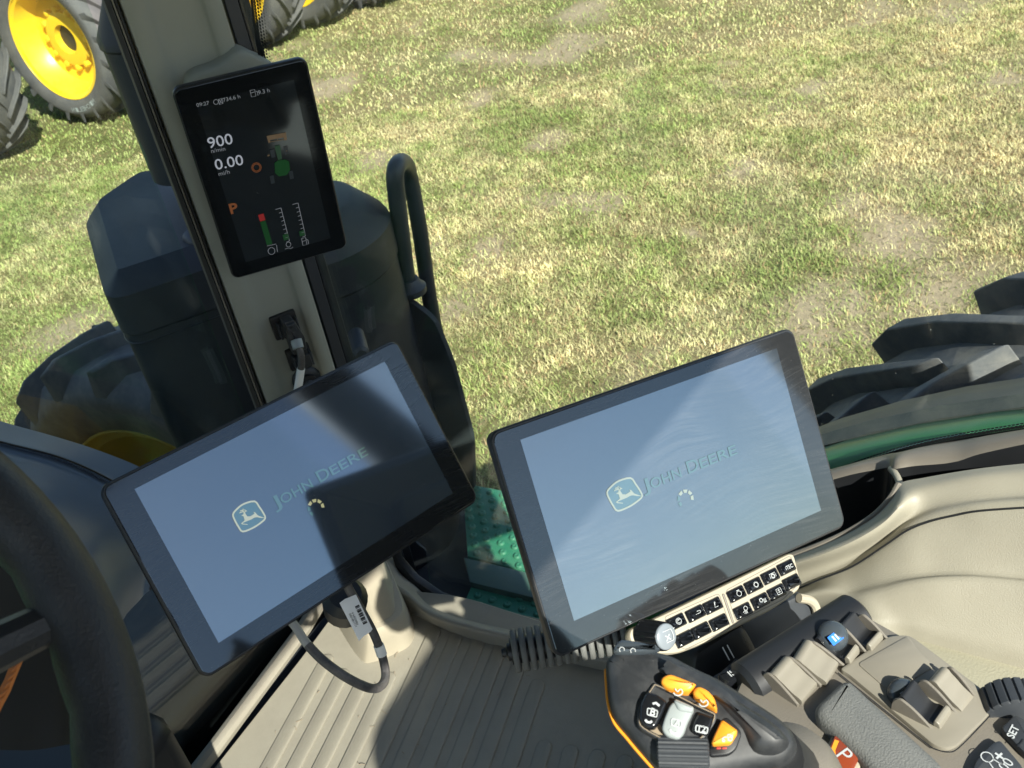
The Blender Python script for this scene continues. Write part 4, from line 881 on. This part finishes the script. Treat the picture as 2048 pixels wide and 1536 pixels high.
# selector knob
kn = thing('selector_knob', 'ribbed black selector knob with silver cap marked X at the bar\'s end', 'knob', FB.P(*z1([(385, 640)])[0]))
ka = FB.P(*z1([(395, 640)])[0], .002); kdir = nrm(FB.n*.9+nrm(D(*z1([(490, 695)])[0], .86)-D(*z1([(395, 640)])[0], .86))*.32)
R_k = []; n_t = 72
def knob_ring(h, r, dep): 
    a = nrm(np.cross(kdir, [1, .1, 0])); b_ = np.cross(kdir, a)
    return [ka+kdir*h+(r-(dep if (k//2) % 2 else 0))*(a*math.cos(2*math.pi*k/n_t)+b_*math.sin(2*math.pi*k/n_t)) for k in range(n_t)]
mb = MB(); mb.rings([knob_ring(-.004, .0135, 0), knob_ring(.002, .0135, .0012), knob_ring(.020, .0125, .0012), knob_ring(.022, .0118, 0)]); mb.build('grip', 'black_gloss', kn)
mb = MB(); mb.lathe(ka, kdir, [(.0112, .0215), (.0112, .0232), (.0104, .0240), (.005, .0246)], 40); mb.build('cap', 'knob_cap', kn, sharp=50)
fk = Fr(ka+kdir*.0248, FB.x, np.cross(kdir, FB.x)); text(fk, 'X', (-.0025, -.003), (.0028, -.003), 'ink_white', kn, .0003, .02, name='symbol')
mb = MB(); mb.ribbon(rpoly([(-.005, -.0045), (.005, -.0045), (.0058, 0), (.005, .0055), (-.005, .0055), (-.0058, 0)], .001), .0005, fk, .0003, True); mb.build('symbol_frame', 'ink_white', kn)

# dark storage pocket and column below the bar
pk_ = thing('storage_pocket', 'dark smooth storage pocket with beige rim behind the lever bank', 'pocket', D(1560, 1270, .95))
FP = Fr(D(1560, 1250, .95), (.84, -.54, -.1), (.2, .3, .93))
mb = MB(); mb.slab(FP, rpoly(FP.pts([(1470, 1400), (1494, 1300), (1478, 1250), (1600, 1190), (1628, 1196), (1640, 1230), (1640, 1400)]), .008), -.03, 0, .003); mb.build('face', 'dark_plastic', pk_)
mb = MB(); mb.tube(cat(FP.P(1598, 1196, .004)[None].tolist()+[FP.P(*q, .004) for q in [(1618, 1200), (1630, 1212), (1636, 1240), (1637, 1280), (1636, 1320)]], 5), .0045, 10); mb.build('rim', 'beige', pk_)
mb = MB(); mb.slab(Fr(FP.p(0, 0, .012), FP.x, FP.y), rpoly(FP.pts([(1370, 1420), (1375, 1300), (1470, 1240), (1485, 1260), (1510, 1310), (1540, 1400)]), .01), -.05, 0, .006); mb.build('column', 'black', pk_)
for dx in (0, 9):
    mb = MB(); mb.ribbon([FP.at(1427+dx, 1284-dx*.5), FP.at(1441+dx, 1310-dx*.5)], .0012, FP, .0135); mb.build('white_line', 'label_white', pk_)

# ================================================================== armrest with lever banks
ZA = 2.22
AX = nrm(A3(.537, .844, 0)); SX = nrm(A3(.844, -.537, 0))
FA = Fr(A3(*atZ(1696, 1356, ZA)), SX, AX)
ar = thing('armrest', 'taupe control armrest with lever banks and padded grey rest', 'armrest', FA.p(0, -.1, -.1))
def fa(L, w=0): return FA.pts(z2(L), w)
# body below
mb = MB(); mb.solid(FA, rpoly(fa([(40, 1010), (120, 860), (300, 700), (640, 520), (900, 440), (1120, 560), (1260, 640), (1880, 1090), (2300, 1430), (2300, 2100), (200, 2100), (60, 1500)]), .02), [(.02, -.10), (.004, -.05), (0, -.012), (.004, -.004), (.012, -.002)]); mb.build('body', 'taupe', ar)
# black hump behind the levers
hp0, hp1 = FA.P(*z2([(150, 985)])[0], -.01), FA.P(*z2([(880, 520)])[0], -.01)
mb = MB(); mb.tube([hp0-SX*.004, hp0, hp1, hp1+SX*.004], [.016, .021, .021, .016], 24); mb.build('lever_hump', 'black', ar)
# lever plate
mb = MB(); mb.slab(FA, rpoly(fa([(770, 880), (1105, 655), (1245, 650), (1850, 1105), (1725, 1240), (1560, 1400), (1480, 1420), (1400, 1390), (1330, 1330), (830, 915)]), .006), -.003, .0025, .0015); mb.build('lever_plate', 'lever_beige', ar)
mb = MB(); mb.slab(FA, rpoly(fa([(890, 850), (1230, 660), (1300, 760), (1420, 860), (1120, 1050), (1050, 990)]), .004), .001, .0035, .001); mb.build('inset', 'lever_beige', ar)
# padded rest
mb = MB(); mb.solid(FA, rpoly(fa([(575, 1140), (780, 945), (840, 935), (1440, 1480), (1500, 1560), (1500, 1900), (1100, 1900), (960, 1500), (760, 1300)], .012), .014, 5), [(0, -.004), (-.0005, .006), (.001, .0095), (.004, .0118), (.0065, .0125)]); mb.build('pad', 'pad', ar, sharp=60)
def fin(nm, far, near, hf, parent, th=.0022):
    a = np.array(FA.at(*z2([near])[0], .002)); b = np.array(FA.at(*z2([far])[0], hf))
    L = np.linalg.norm(b-a); e = (b-a)/L; Ff = Fr(FA.p(*a), FA.x*e[0]+FA.y*e[1], FA.n)
    top = [(0, .001), (L*.3, hf*.55), (L*.52, hf*.86), (L*.70, hf*1.05), (L*.84, hf*1.13), (L*.97, hf*.95), (L*1.04, hf*.5), (L*1.05, -.004)]
    ol_ = [tuple(q) for q in cat(top, 4)]+[(0, -.004)]
    mb = MB(); mb.solid(Ff, ol_, [(.0006, -th/2), (0, -th/2+.0006), (0, th/2-.0006), (.0006, th/2)]); return mb.build(nm, 'taupe', parent), a, b
def lever(fr_, a0, b0, a1, b1, kind, parent, hf):
    # paddle between two side walls: a = near base, b = far base
    a = (a0+a1)/2; b = (b0+b1)/2; L = np.linalg.norm(b-a); wdt = abs((a1-a0)@np.array([1, 0]))
    e = (b-a)/L; q = np.array([e[1], -e[0]]); wd = float((a1-a0)@q); sgn = 1 if wd > 0 else -1; wd = abs(wd)-.0046
    prof = [(.03, -.003), (.03, .0035), (.30, hf*.50), (.52, hf*.80), (.66, hf*.96), (.74, hf*1.10), (.84, hf*1.12), (.95, hf*.95), (1.02, hf*.5), (1.03, -.003)] if kind == 'up' else \
           [(.16, -.003), (.18, .004), (.32, .004), (.50, hf*.2), (.72, hf*.55), (.9, hf*.95), (1.0, hf*1.0), (1.06, hf*.7), (1.06, -.003)]
    P = [tuple(v) for v in cat(prof, 3)]
    rr = [[FA.p(*(a+e*L*s+q*t_), z) for s, z in P] for t_ in (-wd/2, -wd/2+.001, wd/2-.001, wd/2)]
    mb = MB(); mb.rings(rr); o = mb.build('paddle', 'lever_beige' if kind == 'up' else 'black', parent, sharp=40)  # lowered paddles are black to stand in for shade in their hollow
    if kind != 'up':
        Pl = [(.02, -.003), (.02, .003), (.06, .007), (.14, .0085), (.20, .0075), (.22, .003), (.22, -.003)]
        rr = [[FA.p(*(a+e*L*s+q*t_), z) for s, z in Pl] for t_ in (-wd/2, wd/2)]; mb = MB(); mb.rings(rr); mb.build('lip', 'lever_beige', parent, bevel=.0012)
FIN4 = [((265, 885), (495, 1100)), ((405, 780), (650, 970)), ((560, 680), (805, 835)), ((740, 555), (960, 755)), ((900, 495), (1105, 665))]
lb = thing('lever_bank', 'row of four finger levers at the front of the armrest, two beige and two blackened for shade', 'levers', FA.P(*z2([(650, 850)])[0]), 'finger lever banks')
FF = [fin('side_wall', f_, n_, .0135, lb) for f_, n_ in FIN4]
for i in range(4):
    lever(FA, FF[i][1], FF[i][2], FF[i+1][1], FF[i+1][2], 'up' if i < 2 else 'down', lb, .0135)
lb2 = thing('lever_bank', 'pair of finger levers on the right of the armrest casting shadow on the plate', 'levers', FA.P(*z2([(1420, 1120)])[0]), 'finger lever banks')
F2 = [fin('side_wall', f_, n_, .016, lb2) for f_, n_ in [((1140, 1060), (1415, 1280)), ((1310, 935), (1575, 1170)), ((1490, 850), (1700, 1060))]]
lever(FA, F2[0][1], F2[0][2], F2[1][1], F2[1][2], 'down', lb2, .016); lever(FA, F2[1][1], F2[1][2], F2[2][1], F2[2][2], 'up', lb2, .016)
def cap(parent, c, w, r, m, lab):
    p = FA.P(*z2([c])[0], w); mb = MB(); n_v = nrm(nrm(CAM-p)+A3(0, 0, .3))
    mb.lathe(p, n_v, [(r, -.012), (r, -.004), (r*.92, 0), (r*.6, .003), (r*.2, .004)], 24); o = mb.build(lab, m, parent, sharp=70); return p, n_v, o
p, n_v, o = cap(lb, (725, 640), .013, .0125, 'smoke', 'marker_cap')
fq = Fr(p+n_v*.0042, SX, np.cross(n_v, SX)); mb = MB(); mb.flat(fq, rpoly([(-.006, -.008), (.006, -.007), (.006, .001), (-.006, 0)], .001), .0004); bl = mb.build('blue_label', 'blue', lb)
text(fq, 'II', (-.0025, -.006), (.0022, -.0057), 'ink_white', lb, .0007, .02, h=.005)
p, n_v, o = cap(lb2, (1205, 1035), .008, .0125, 'smoke', 'marker_cap')
fq = Fr(p+n_v*.0042, SX, np.cross(n_v, SX)); mb = MB(); mb.ribbon([(-.003, -.004), (-.003, .001), (.003, .001), (.003, -.004)], .0009, fq, .0004); mb.build('symbol', 'ink_white', lb2)
# ISB switch
isb = thing('rocker_switch', 'black rocker switch marked ISB beside the joystick', 'switch', FA.P(1475, 1345))
FI = Fr(FA.P(*z2([(80, 885)])[0], -.01), nrm(FA.P(*z2([(105, 870)])[0], -.01)-FA.P(*z2([(35, 915)])[0], -.01)), FA.y)
mb = MB(); mb.solid(FI, rpoly(FI.pts(z2([(-60, 930), (70, 815), (110, 820), (185, 880), (80, 955), (20, 985)])), .004, 3), [(.0, -.012), (0, .002), (.001, .004), (.004, .005)]); mb.build('rocker', 'black_gloss', isb)
text(FI, 'ISB', FI.at(*z2([(42, 918)])[0], .006), FI.at(*z2([(106, 880)])[0], .006), 'ink_white', isb, .0055, .02)
# parking switch
ps = thing('park_switch', 'amber lit park switch marked P below the joystick', 'switch', FA.P(*z2([(790, 1420)])[0]))
mb = MB(); mb.slab(FA, rpoly(fa([(650, 1480), (730, 1310), (960, 1370), (940, 1500), (880, 1600), (660, 1600)]), .004), -.004, .004, .002); mb.build('frame', 'beige', ps)
mb = MB(); mb.slab(FA, rpoly(fa([(685, 1470), (745, 1335), (905, 1400), (930, 1440), (850, 1600), (700, 1560)]), .003), .002, .007, .0015); mb.build('key', 'lamp_amber', ps)
mb = MB(); mb.flat(FA, fa([(690, 1470), (740, 1345), (768, 1355), (742, 1420), (750, 1470), (735, 1500)], .0072), .0074); mb.build('orange_edge', 'orange', ps)  # plain orange strip along the side of the key
text(FA, 'P', FA.at(*z2([(745, 1450)])[0], .008), FA.at(*z2([(795, 1498)])[0], .008), 'ink_white', ps, .0076, 0)
# SET panel, plus key, thumb wheel at the right edge
sp_ = thing('switch_panel', 'dusty dark key panel marked SET at the right frame edge', 'switch panel', FA.P(*z2([(1930, 1320)])[0]))
mb = MB(); mb.slab(FA, rpoly(fa([(1850, 1290), (1950, 1195), (2100, 1290), (2140, 1560), (2030, 1480)]), .004), -.002, .005, .002); mb.build('set_key', 'dark_plastic', sp_)
text(FA, 'SET', FA.at(*z2([(1945, 1338)])[0], .006), FA.at(*z2([(1985, 1262)])[0], .006), 'ink_white', sp_, .0056, .02)
mb = MB(); mb.ribbon([FA.at(*z2([(1972, 1390)])[0], .006), FA.at(*z2([(2010, 1340)])[0], .006)], .0008, FA, .0056); mb.build('symbol', 'black', sp_)
mb = MB(); mb.slab(FA, rpoly(fa([(1650, 1600), (1690, 1500), (1800, 1385), (1850, 1370), (2010, 1560), (1990, 1650)]), .004), -.002, .005, .002); mb.build('plus_key', 'dark_plastic', sp_)
text(FA, '+', FA.at(*z2([(1868, 1498)])[0], .006), FA.at(*z2([(1905, 1462)])[0], .006), 'ink_white', sp_, .0056, .02); text(FA, '00', FA.at(*z2([(1900, 1560)])[0], .006), FA.at(*z2([(1950, 1500)])[0], .006), 'ink_white', sp_, .0056)
mb = MB(); a_ = np.array(FA.at(*z2([(1790, 1480)])[0], .006))
for st in (ci(4, 0, 3), [(-2, 0), (-4, -6)], [(2, 0), (3, -6)], [(3, -6), (6, -7)], [(-4, -6), (-6, -7)]): mb.ribbon([(a_[0]+x*.001, a_[1]+y*.001) for x, y in st], .0008, FA, .0056)
mb.build('symbol', 'ink_white', sp_)
mb = MB(); mb.ribbon(fa([(1820, 1385), (1700, 1560)], .003)+[], .0012, FA, .0006); mb.build('groove', 'black', ar)
mb = MB(); mb.ribbon([tuple(q) for q in cat(fa([(760, 890), (1330, 1345), (1420, 1405), (1500, 1425), (1570, 1400), (1725, 1245), (1845, 1110)], .001), 4)], .0010, FA, .0004); mb.build('groove', 'black', ar)
tw = thing('thumb_wheel', 'ribbed dark thumb wheel at the right edge of the armrest', 'thumb wheel', FA.P(*z2([(1900, 1080)])[0]))
wc = FA.P(*z2([(1930, 1130)])[0], -.006); wa = nrm(FA.x*.75-FA.y*.66)
wa = nrm(A3(*(FA.P(*z2([(1980, 1240)])[0])-FA.P(*z2([(1850, 1130)])[0]))))
wa = nrm(np.cross(wa, A3(0, 0, 1)))
wa = nrm(FA.x*.55+FA.y*.83)
a_ = nrm(np.cross(wa, A3(0, 0, 1))); b_ = np.cross(wa, a_)
def wring(h, r, dep, n=120): return [wc+wa*h+(r-(dep if (k//3) % 2 == 0 and k % 3 == 0 else 0))*(a_*math.cos(2*math.pi*k/n)+b_*math.sin(2*math.pi*k/n)) for k in range(n)]
mb = MB(); mb.rings([wring(-.011, .021, 0), wring(-.010, .0235, .002), wring(.010, .0235, .002), wring(.011, .021, 0)]); mb.build('wheel', 'dark_plastic', tw)
# support column of the armrest
col = thing('armrest_column', 'dark support column between armrest and floor', 'column', (.52, .1, ZF))
mb = MB(); pts_ = zpts([(1225, 1330), (1245, 1600), (1700, 1700), (1700, 1300), (1400, 1280)], 2.15)
mb.solid(f0, rpoly([(.53, .24), (.46, .20), (.38, -.25), (.56, -.30), (.60, .18)], .03), [(0, ZF), (0, 2.10), (.02, 2.16)]); mb.build('post', 'dark_plastic', col)

# ================================================================== joystick
jo = D(1400, 1420, .615); jn = nrm(nrm(CAM-jo)*.8+A3(0, 0, .55))
jx = nrm(D(1520, 1480, .615)-D(1260, 1340, .615)); FJ = Fr(jo, jx-jn*(jx@jn), np.cross(jn, jx))
if FJ.n@jn < 0: FJ = Fr(jo, jx, -np.cross(jn, jx))
js = thing('joystick', 'black palm joystick with orange buttons and grey A rocker', 'joystick', FJ.p(.03, -.03, -.09))
def fj(L, w=0): return FJ.pts(z1(L), w)
out = [(92, 810), (120, 765), (200, 700), (385, 715), (540, 750), (640, 800), (740, 850), (850, 900), (960, 965), (1110, 1062), (1260, 1160), (1350, 1240), (1402, 1330), (1395, 1410), (1330, 1490), (1220, 1530), (1000, 1560), (800, 1600), (620, 1640), (470, 1560), (330, 1405), (240, 1295), (155, 1190), (112, 1060), (98, 920)]
ol = [tuple(q) for q in cat(fj(out), 3, True)]
mb = MB(); mb.solid(FJ, ol, [(.020, -.052), (.006, -.038), (.0008, -.022), (0, -.014), (.0010, -.007), (.004, -.002), (.009, 0), (.014, .0012)], dome=.003); mb.build('grip', 'black_dusty', js, sharp=70)
# raised upper ridge of the grip
rd = [tuple(q) for q in cat(fj([(470, 900), (500, 850), (640, 850), (780, 930), (900, 1020), (1040, 1110), (1220, 1220), (1330, 1330), (1330, 1400), (1240, 1450), (1100, 1430), (1020, 1290), (930, 1190), (860, 1110), (700, 1010)]), 4, True)]
mb = MB(); mb.solid(FJ, rd, [(0, -.002), (.001, .003), (.004, .0075), (.008, .0095)], dome=.003); mb.build('palm_ridge', 'black_dusty', js, sharp=80)
# orange stripe on the left edge
sl_ = cat([FJ.p(*q, -.013) for q in fj([(93, 830), (96, 920), (110, 1065), (152, 1195), (238, 1302), (330, 1412), (450, 1545)])], 5)
mb = MB(); mb.tube(sl_, .0011, 6); mb.build('orange_trim', 'orange', js)
mb = MB(); mb.solid(FJ, [tuple(q) for q in cat(fj([(160, 765), (215, 690), (380, 712), (470, 740), (400, 765), (250, 775)]), 3, True)], [(0, -.002), (0, .004), (.001, .0055), (.003, .006)]); tp = mb.build('top_rocker', 'smoke', js, sharp=60)
mb = MB(); a_ = fj([(215, 740), (290, 748)], .006)
for c in a_: mb.ribbon([(c[0]+.0016*math.cos(t_), c[1]+.0016*math.sin(t_)) for t_ in np.linspace(0, 4.5, 9)], .0005, FJ, .0064)
mb.build('symbol', 'ink_white', tp)
# button pod
pod = [(312, 1270), (325, 1150), (350, 1090), (432, 968), (480, 985), (640, 1070), (760, 1130), (866, 1178), (855, 1240), (790, 1340), (745, 1380), (610, 1405), (520, 1390), (400, 1330)]
mb = MB(); q = rpoly(fj(pod), .006, 3); mb.solid(FJ, q, [(0, -.002), (0, .003), (.0008, .0052), (.002, .0056), (.0028, .004), (.0032, .0015)]); pdo = mb.build('button_pod', 'black_dusty', js, sharp=50)
mb = MB(); mb.flat(FJ, inset(ccw(q), .0034), .0022); mb.build('dusty_bed', 'dirt', pdo)
def jbtn(L, w0, w1, m, nm, r=.002, rd_=.0016, parent=js): mb = MB(); mb.solid(FJ, rpoly(fj(L), r, 3), [(0, w0), (0, w1-rd_), (rd_*.35, w1-rd_*.3), (rd_, w1)]); return mb.build(nm, m, parent, sharp=60)
B_ = jbtn([(345, 1130), (385, 1045), (450, 1060), (525, 1110), (490, 1200), (440, 1290), (380, 1285), (338, 1240)], .0, .0085, 'black_gloss', 'rocker')
A_ = jbtn([(485, 1300), (500, 1235), (540, 1140), (570, 1110), (705, 1165), (660, 1245), (635, 1320), (600, 1368), (520, 1345)], .0, .0095, 'grey_button', 'rocker', .004)
A2 = jbtn([(568, 1118), (580, 1100), (706, 1155), (690, 1195), (600, 1180)], .004, .0115, 'grey_button', 'rocker_ridge', .002)
C_ = jbtn([(688, 1300), (705, 1240), (735, 1180), (835, 1215), (820, 1270), (785, 1340), (700, 1320)], .0, .0085, 'black_gloss', 'key')
O1 = jbtn([(482, 1000), (490, 965), (540, 938), (600, 960), (700, 1000), (720, 1010), (680, 1060), (600, 1058), (520, 1035)], -.001, .0135, 'orange', 'cruise_key', .004, .002)
O2 = jbtn([(685, 1075), (725, 1015), (800, 1050), (840, 1100), (858, 1172), (845, 1180), (770, 1135)], -.001, .0135, 'orange', 'cruise_key', .004, .002)
tr_ = jbtn([(800, 1410), (820, 1380), (890, 1215), (925, 1205), (1010, 1290), (1020, 1320), (985, 1420), (930, 1460), (805, 1470)], -.003, .0045, 'black', 'key_surround', .003, .001)
O3 = jbtn([(818, 1390), (835, 1345), (888, 1232), (990, 1305), (990, 1325), (945, 1398), (830, 1405)], .002, .0105, 'orange', 'tractor_key', .002, .0018)
for k in range(3): jbtn([(815+k*38, 1412), (845+k*38, 1411), (845+k*38, 1420), (815+k*38, 1421)], .003, .0052, 'lamp_red' if k else 'black_gloss', 'indicator', .0005, .0002)
def jt(s, a, b, w, parent, bold=.02): return text(FJ, s, fj([a], w)[0], fj([b], w)[0], 'ink_white', parent, w, bold)
def jr(L, w, parent, wd=.0006, closed=False): 
    mb = MB()
    for st in L: mb.ribbon(fj(st, w), wd, FJ, w, closed)
    return mb.build('symbol', 'ink_white', parent)
fb_ = lambda cx_, cy_, a=34, b=30: rpoly([(cx_-a, cy_-b*.6-8), (cx_+a, cy_-b*.6+10), (cx_+a*.8, cy_+b+6), (cx_-a*1.1, cy_+b-12)], 10)
jt('B', (402, 1176), (436, 1186), .0092, B_); jr([fb_(422, 1158)], .0092, B_, .0006, True); jr([[(372, 1210), (385, 1226), (405, 1230), (418, 1220)], [(422, 1103), (445, 1098), (468, 1118)]], .0092, B_, .0014)
jt('A', (565, 1245), (602, 1255), .0102, A_); jr([fb_(585, 1228)], .0102, A_, .0006, True); jr([[(538, 1275), (548, 1295), (570, 1305), (585, 1300)]], .0102, A_, .0014)
jt('12', (730, 1290), (778, 1297), .0092, C_); jr([fb_(755, 1272, 40, 28)], .0092, C_, .0007, True)
for (cx_, cy_), pr in (((594, 1024), O1), ((766, 1098), O2)): jr([circ(cx_, cy_, 30, 12, -60, 170, .8), [(cx_-5, cy_), (cx_+12, cy_-18)], [(cx_-22, cy_-22), (cx_-8, cy_-6)]], .0138, pr, .0007)
jr([circ(944, 1340, 14, 10), circ(900, 1352, 8, 8), [(890, 1340), (905, 1328), (925, 1330), (930, 1310), (960, 1318), (962, 1330)]], .0108, O3, .0007)
# dust line round the pod
mb = MB(); mb.ribbon([tuple(v) for v in inset(ccw(q), .0018)], .0005, FJ, .00575, True); mb.build('dust_line', 'dirt', pdo)
# ribbed thumb wheel
tc_ = FJ.p(*fj([(628, 1425)])[0], -.001); wa = nrm(FJ.P(*z1([(735, 1420)])[0])-FJ.P(*z1([(520, 1415)])[0])); a_ = FJ.n; b_ = np.cross(wa, a_)
tw2 = [[tc_+wa*h+(r-(.0007 if (k % 3 == 0) else 0))*(a_*math.cos(2*math.pi*k/60)+b_*math.sin(2*math.pi*k/60)) for k in range(60)] for h, r in ((-.0155, .008), (-.0145, .0095), (.0145, .0095), (.0155, .008))]
mb = MB(); mb.rings(tw2); mb.build('thumb_wheel', 'dark_plastic', js, sharp=25)
# boot and base
bt = thing('joystick_boot', 'taupe round boot at the foot of the joystick', 'boot', FA.P(1585, 1500, -.02))
pb_ = D(*z1([(1330, 1430)])[0], .66); 
mb = MB(); mb.lathe(pb_+A3(0, 0, -.035), (.1, .05, 1), [(.045, -.03), (.040, 0), (.034, .018), (.026, .030)], 36); mb.build('boot', 'taupe', bt, sharp=80)
mb = MB(); mb.tube([FJ.p(*fj([(1180, 1420)])[0], -.02), pb_+A3(0, 0, -.03), pb_+A3(.01, .01, -.09)], [.024, .026, .026], 20); mb.build('stem', 'black', bt)
mb = MB(); mb.tube(cat([FJ.p(*q_2, -.02) for q_2 in fj([(860, 1520), (1000, 1500), (1150, 1510), (1280, 1560)])], 5), .0035, 8); mb.build('orange_collar', 'orange', bt)

# ================================================================== dash cowl and steering wheel
dc = thing('dash_cowl', 'smooth dash cowl behind the steering wheel, sky sheen put into its blue', 'dashboard', (.35, .8, ZF))
def yy(L, Y): return [atY(x, y, v) for (x, y), v in zip(L, Y)]
E0 = yy([(-260, 770), (-120, 800), (0, 842), (110, 873), (200, 902), (290, 940), (340, 985), (350, 1060), (340, 1150)], [.97, .97, .965, .955, .945, .93, .91, .89, .88])
E1 = yy([(-260, 830), (-120, 850), (0, 884), (110, 912), (190, 944), (258, 985), (300, 1040), (312, 1100), (300, 1180)], [.93, .93, .925, .915, .905, .89, .87, .85, .85])
E2 = yy([(-260, 850), (-120, 868), (0, 900), (105, 930), (180, 962), (240, 1002), (280, 1060), (290, 1120), (280, 1200)], [.925, .925, .92, .91, .90, .885, .865, .845, .845])
E3 = yy([(-260, 1000), (-120, 1020), (0, 1040), (90, 1060), (150, 1090), (190, 1130), (220, 1180), (235, 1225), (240, 1260)], [.80, .80, .80, .795, .79, .78, .775, .78, .80])
E4 = yy([(-260, 1500), (-120, 1500), (0, 1500), (70, 1500), (130, 1490), (180, 1480), (220, 1460), (245, 1430), (262, 1390)], [.70, .70, .70, .70, .70, .71, .73, .76, .80])
G_ = [cat(c, 5) for c in (E0, E1, E2, E3, E4)]
back = [[p+A3(-.02, .03, -.5) for p in G_[0]]]
rows = [cat([g_[j] for g_ in G_], 5) for j in range(len(G_[0]))]
mb = MB(); mb.grid([r[:17] for r in rows]); mb.build('cover', 'cowl', dc, sharp=80)
mb = MB(); mb.grid([r[16:] for r in rows]); mb.build('knee_panel', 'black', dc, sharp=80)
mb = MB(); mb.tube([p+A3(-.0005, -.0015, .001) for p in G_[1]], .0011, 6); mb.build('seam', 'black', dc)
mb = MB(); mb.box((-.35, .76, ZF), (.36, .98, 2.05)); mb.build('column', 'black', dc, bevel=.03)

stw = thing('steering_wheel', 'thick black steering wheel rim blurred at the left edge', 'steering wheel', (-.02, .43, 2.55))
sc0 = A3(-.02, .43, 2.62); sn = A3(0, -math.sin(R_(50)), math.cos(R_(50))); sa = A3(1, 0, 0); sb = np.cross(sn, sa); Rw = .197
mb = MB(); n_a, n_b = 96, 20; RG = []
for i in range(n_a):
    t_ = 2*math.pi*i/n_a; d = sa*math.cos(t_)+sb*math.sin(t_); ring = []
    for j in range(n_b):
        u = 2*math.pi*j/n_b; rr = .0175
        if math.cos(u) < -.55 and -.1 < math.sin(u)*0+1 and i % 3 == 0: rr -= .0015
        ring.append(sc0+d*(Rw+rr*math.cos(u))+sn*rr*1.15*math.sin(u))
    RG.append(ring)
RG.append(RG[0]); mb.rings(RG, False, False); mb.build('rim', 'wheel_grip', stw, sharp=60)
for t_ in (200, 340, 90):
    d = sa*math.cos(R_(t_))+sb*math.sin(R_(t_)); mb = MB(); mb.tube([sc0-sn*.03+d*.03, sc0-sn*.02+d*.12, sc0+d*(Rw-.005)], [.018, .013, .010], 10); mb.build('spoke', 'wheel_grip', stw)
mb = MB(); mb.lathe(sc0-sn*.05, sn, [(.05, 0), (.06, .02), (.05, .035), (.02, .04)], 28); mb.build('hub', 'wheel_grip', stw)
mb = MB(); mb.tube([sc0-sn*.05, sc0-sn*.3], .04, 16); mb.build('column', 'black', stw)
# orange flag seen inside the wheel
og = thing('orange_reflector', 'orange ribbed reflector seen inside the steering wheel at the left edge', 'reflector', D(15, 1360, .60))
fo_ = Fr(D(20, 1360, .60), nrm(D(50, 1295, .60)-D(-10, 1440, .58)), -_XC)
ol = fo_.pts([(53, 1294), (44, 1318), (30, 1352), (18, 1382), (2, 1412), (-20, 1460), (-30, 1450), (-10, 1395), (8, 1362), (24, 1322), (40, 1300)])
mb = MB(); mb.slab(fo_, ol, -.002, .001, .0006); mb.build('plate', 'orange_dark', og)
for k in range(9):
    x0_, y0_ = 46-k*8, 1312+k*17; mb = MB(); mb.tube([fo_.P(x0_, y0_, .002 if fo_.n@(CAM-fo_.o) > 0 else -.003), fo_.P(x0_-15, y0_+14, .002 if fo_.n@(CAM-fo_.o) > 0 else -.003)], .0007, 6); mb.build('ridge', 'lamp_red' if False else 'orange_dark', og)

# ================================================================== unseen driver's seat, backrest shaped to shade the floor
st_ = thing('driver_seat', 'unseen black cloth driver seat, backrest shaped to shade the floor', 'seat', (-.05, -.3, ZF))
mb = MB(); mb.slab(Fr((.0, -.05, 2.02), (1, 0, 0), (0, 1, 0)), rrect(.44, .42, .08), -.08, .03, .03, 3); mb.build('cushion', 'seat_cloth', st_)
mb = MB(); mb.slab(Fr((.02, -.30, 2.36), (-1, 0, 0), (0, -.08, 1)), rpoly([(-.20, -.32), (.20, -.32), (.20, -.05), (.125, .31), (-.125, .31), (-.20, -.05)], .06), -.05, .04, .03, 3); mb.build('backrest', 'seat_cloth', st_)
mb = MB(); mb.box((-.25, -.4, ZF), (.05, -.1, 1.95)); mb.build('base', 'black', st_, bevel=.02)

# bits of dry grass and grit carried onto the mat
db = MB()
for k in range(45):
    x_, y_ = .42+.44*rng.random(), .55+.40*rng.random(); a = rng.random()*6.28; l = .003+.009*rng.random()**2; bend = rng.normal(0, .5)
    P_ = [A3(x_+l*t_*math.cos(a+bend*t_), y_+l*t_*math.sin(a+bend*t_), ZF+.0045+.001*math.sin(3*t_)) for t_ in (0, .35, .7, 1)]
    db.tube(P_, .0003+.0003*rng.random(), 5)
o = db.build('floor_debris', 'dirt'); o['kind'] = 'stuff'; tag(o, 'scattered bits of dry grass and grit on the floor mat', 'debris')
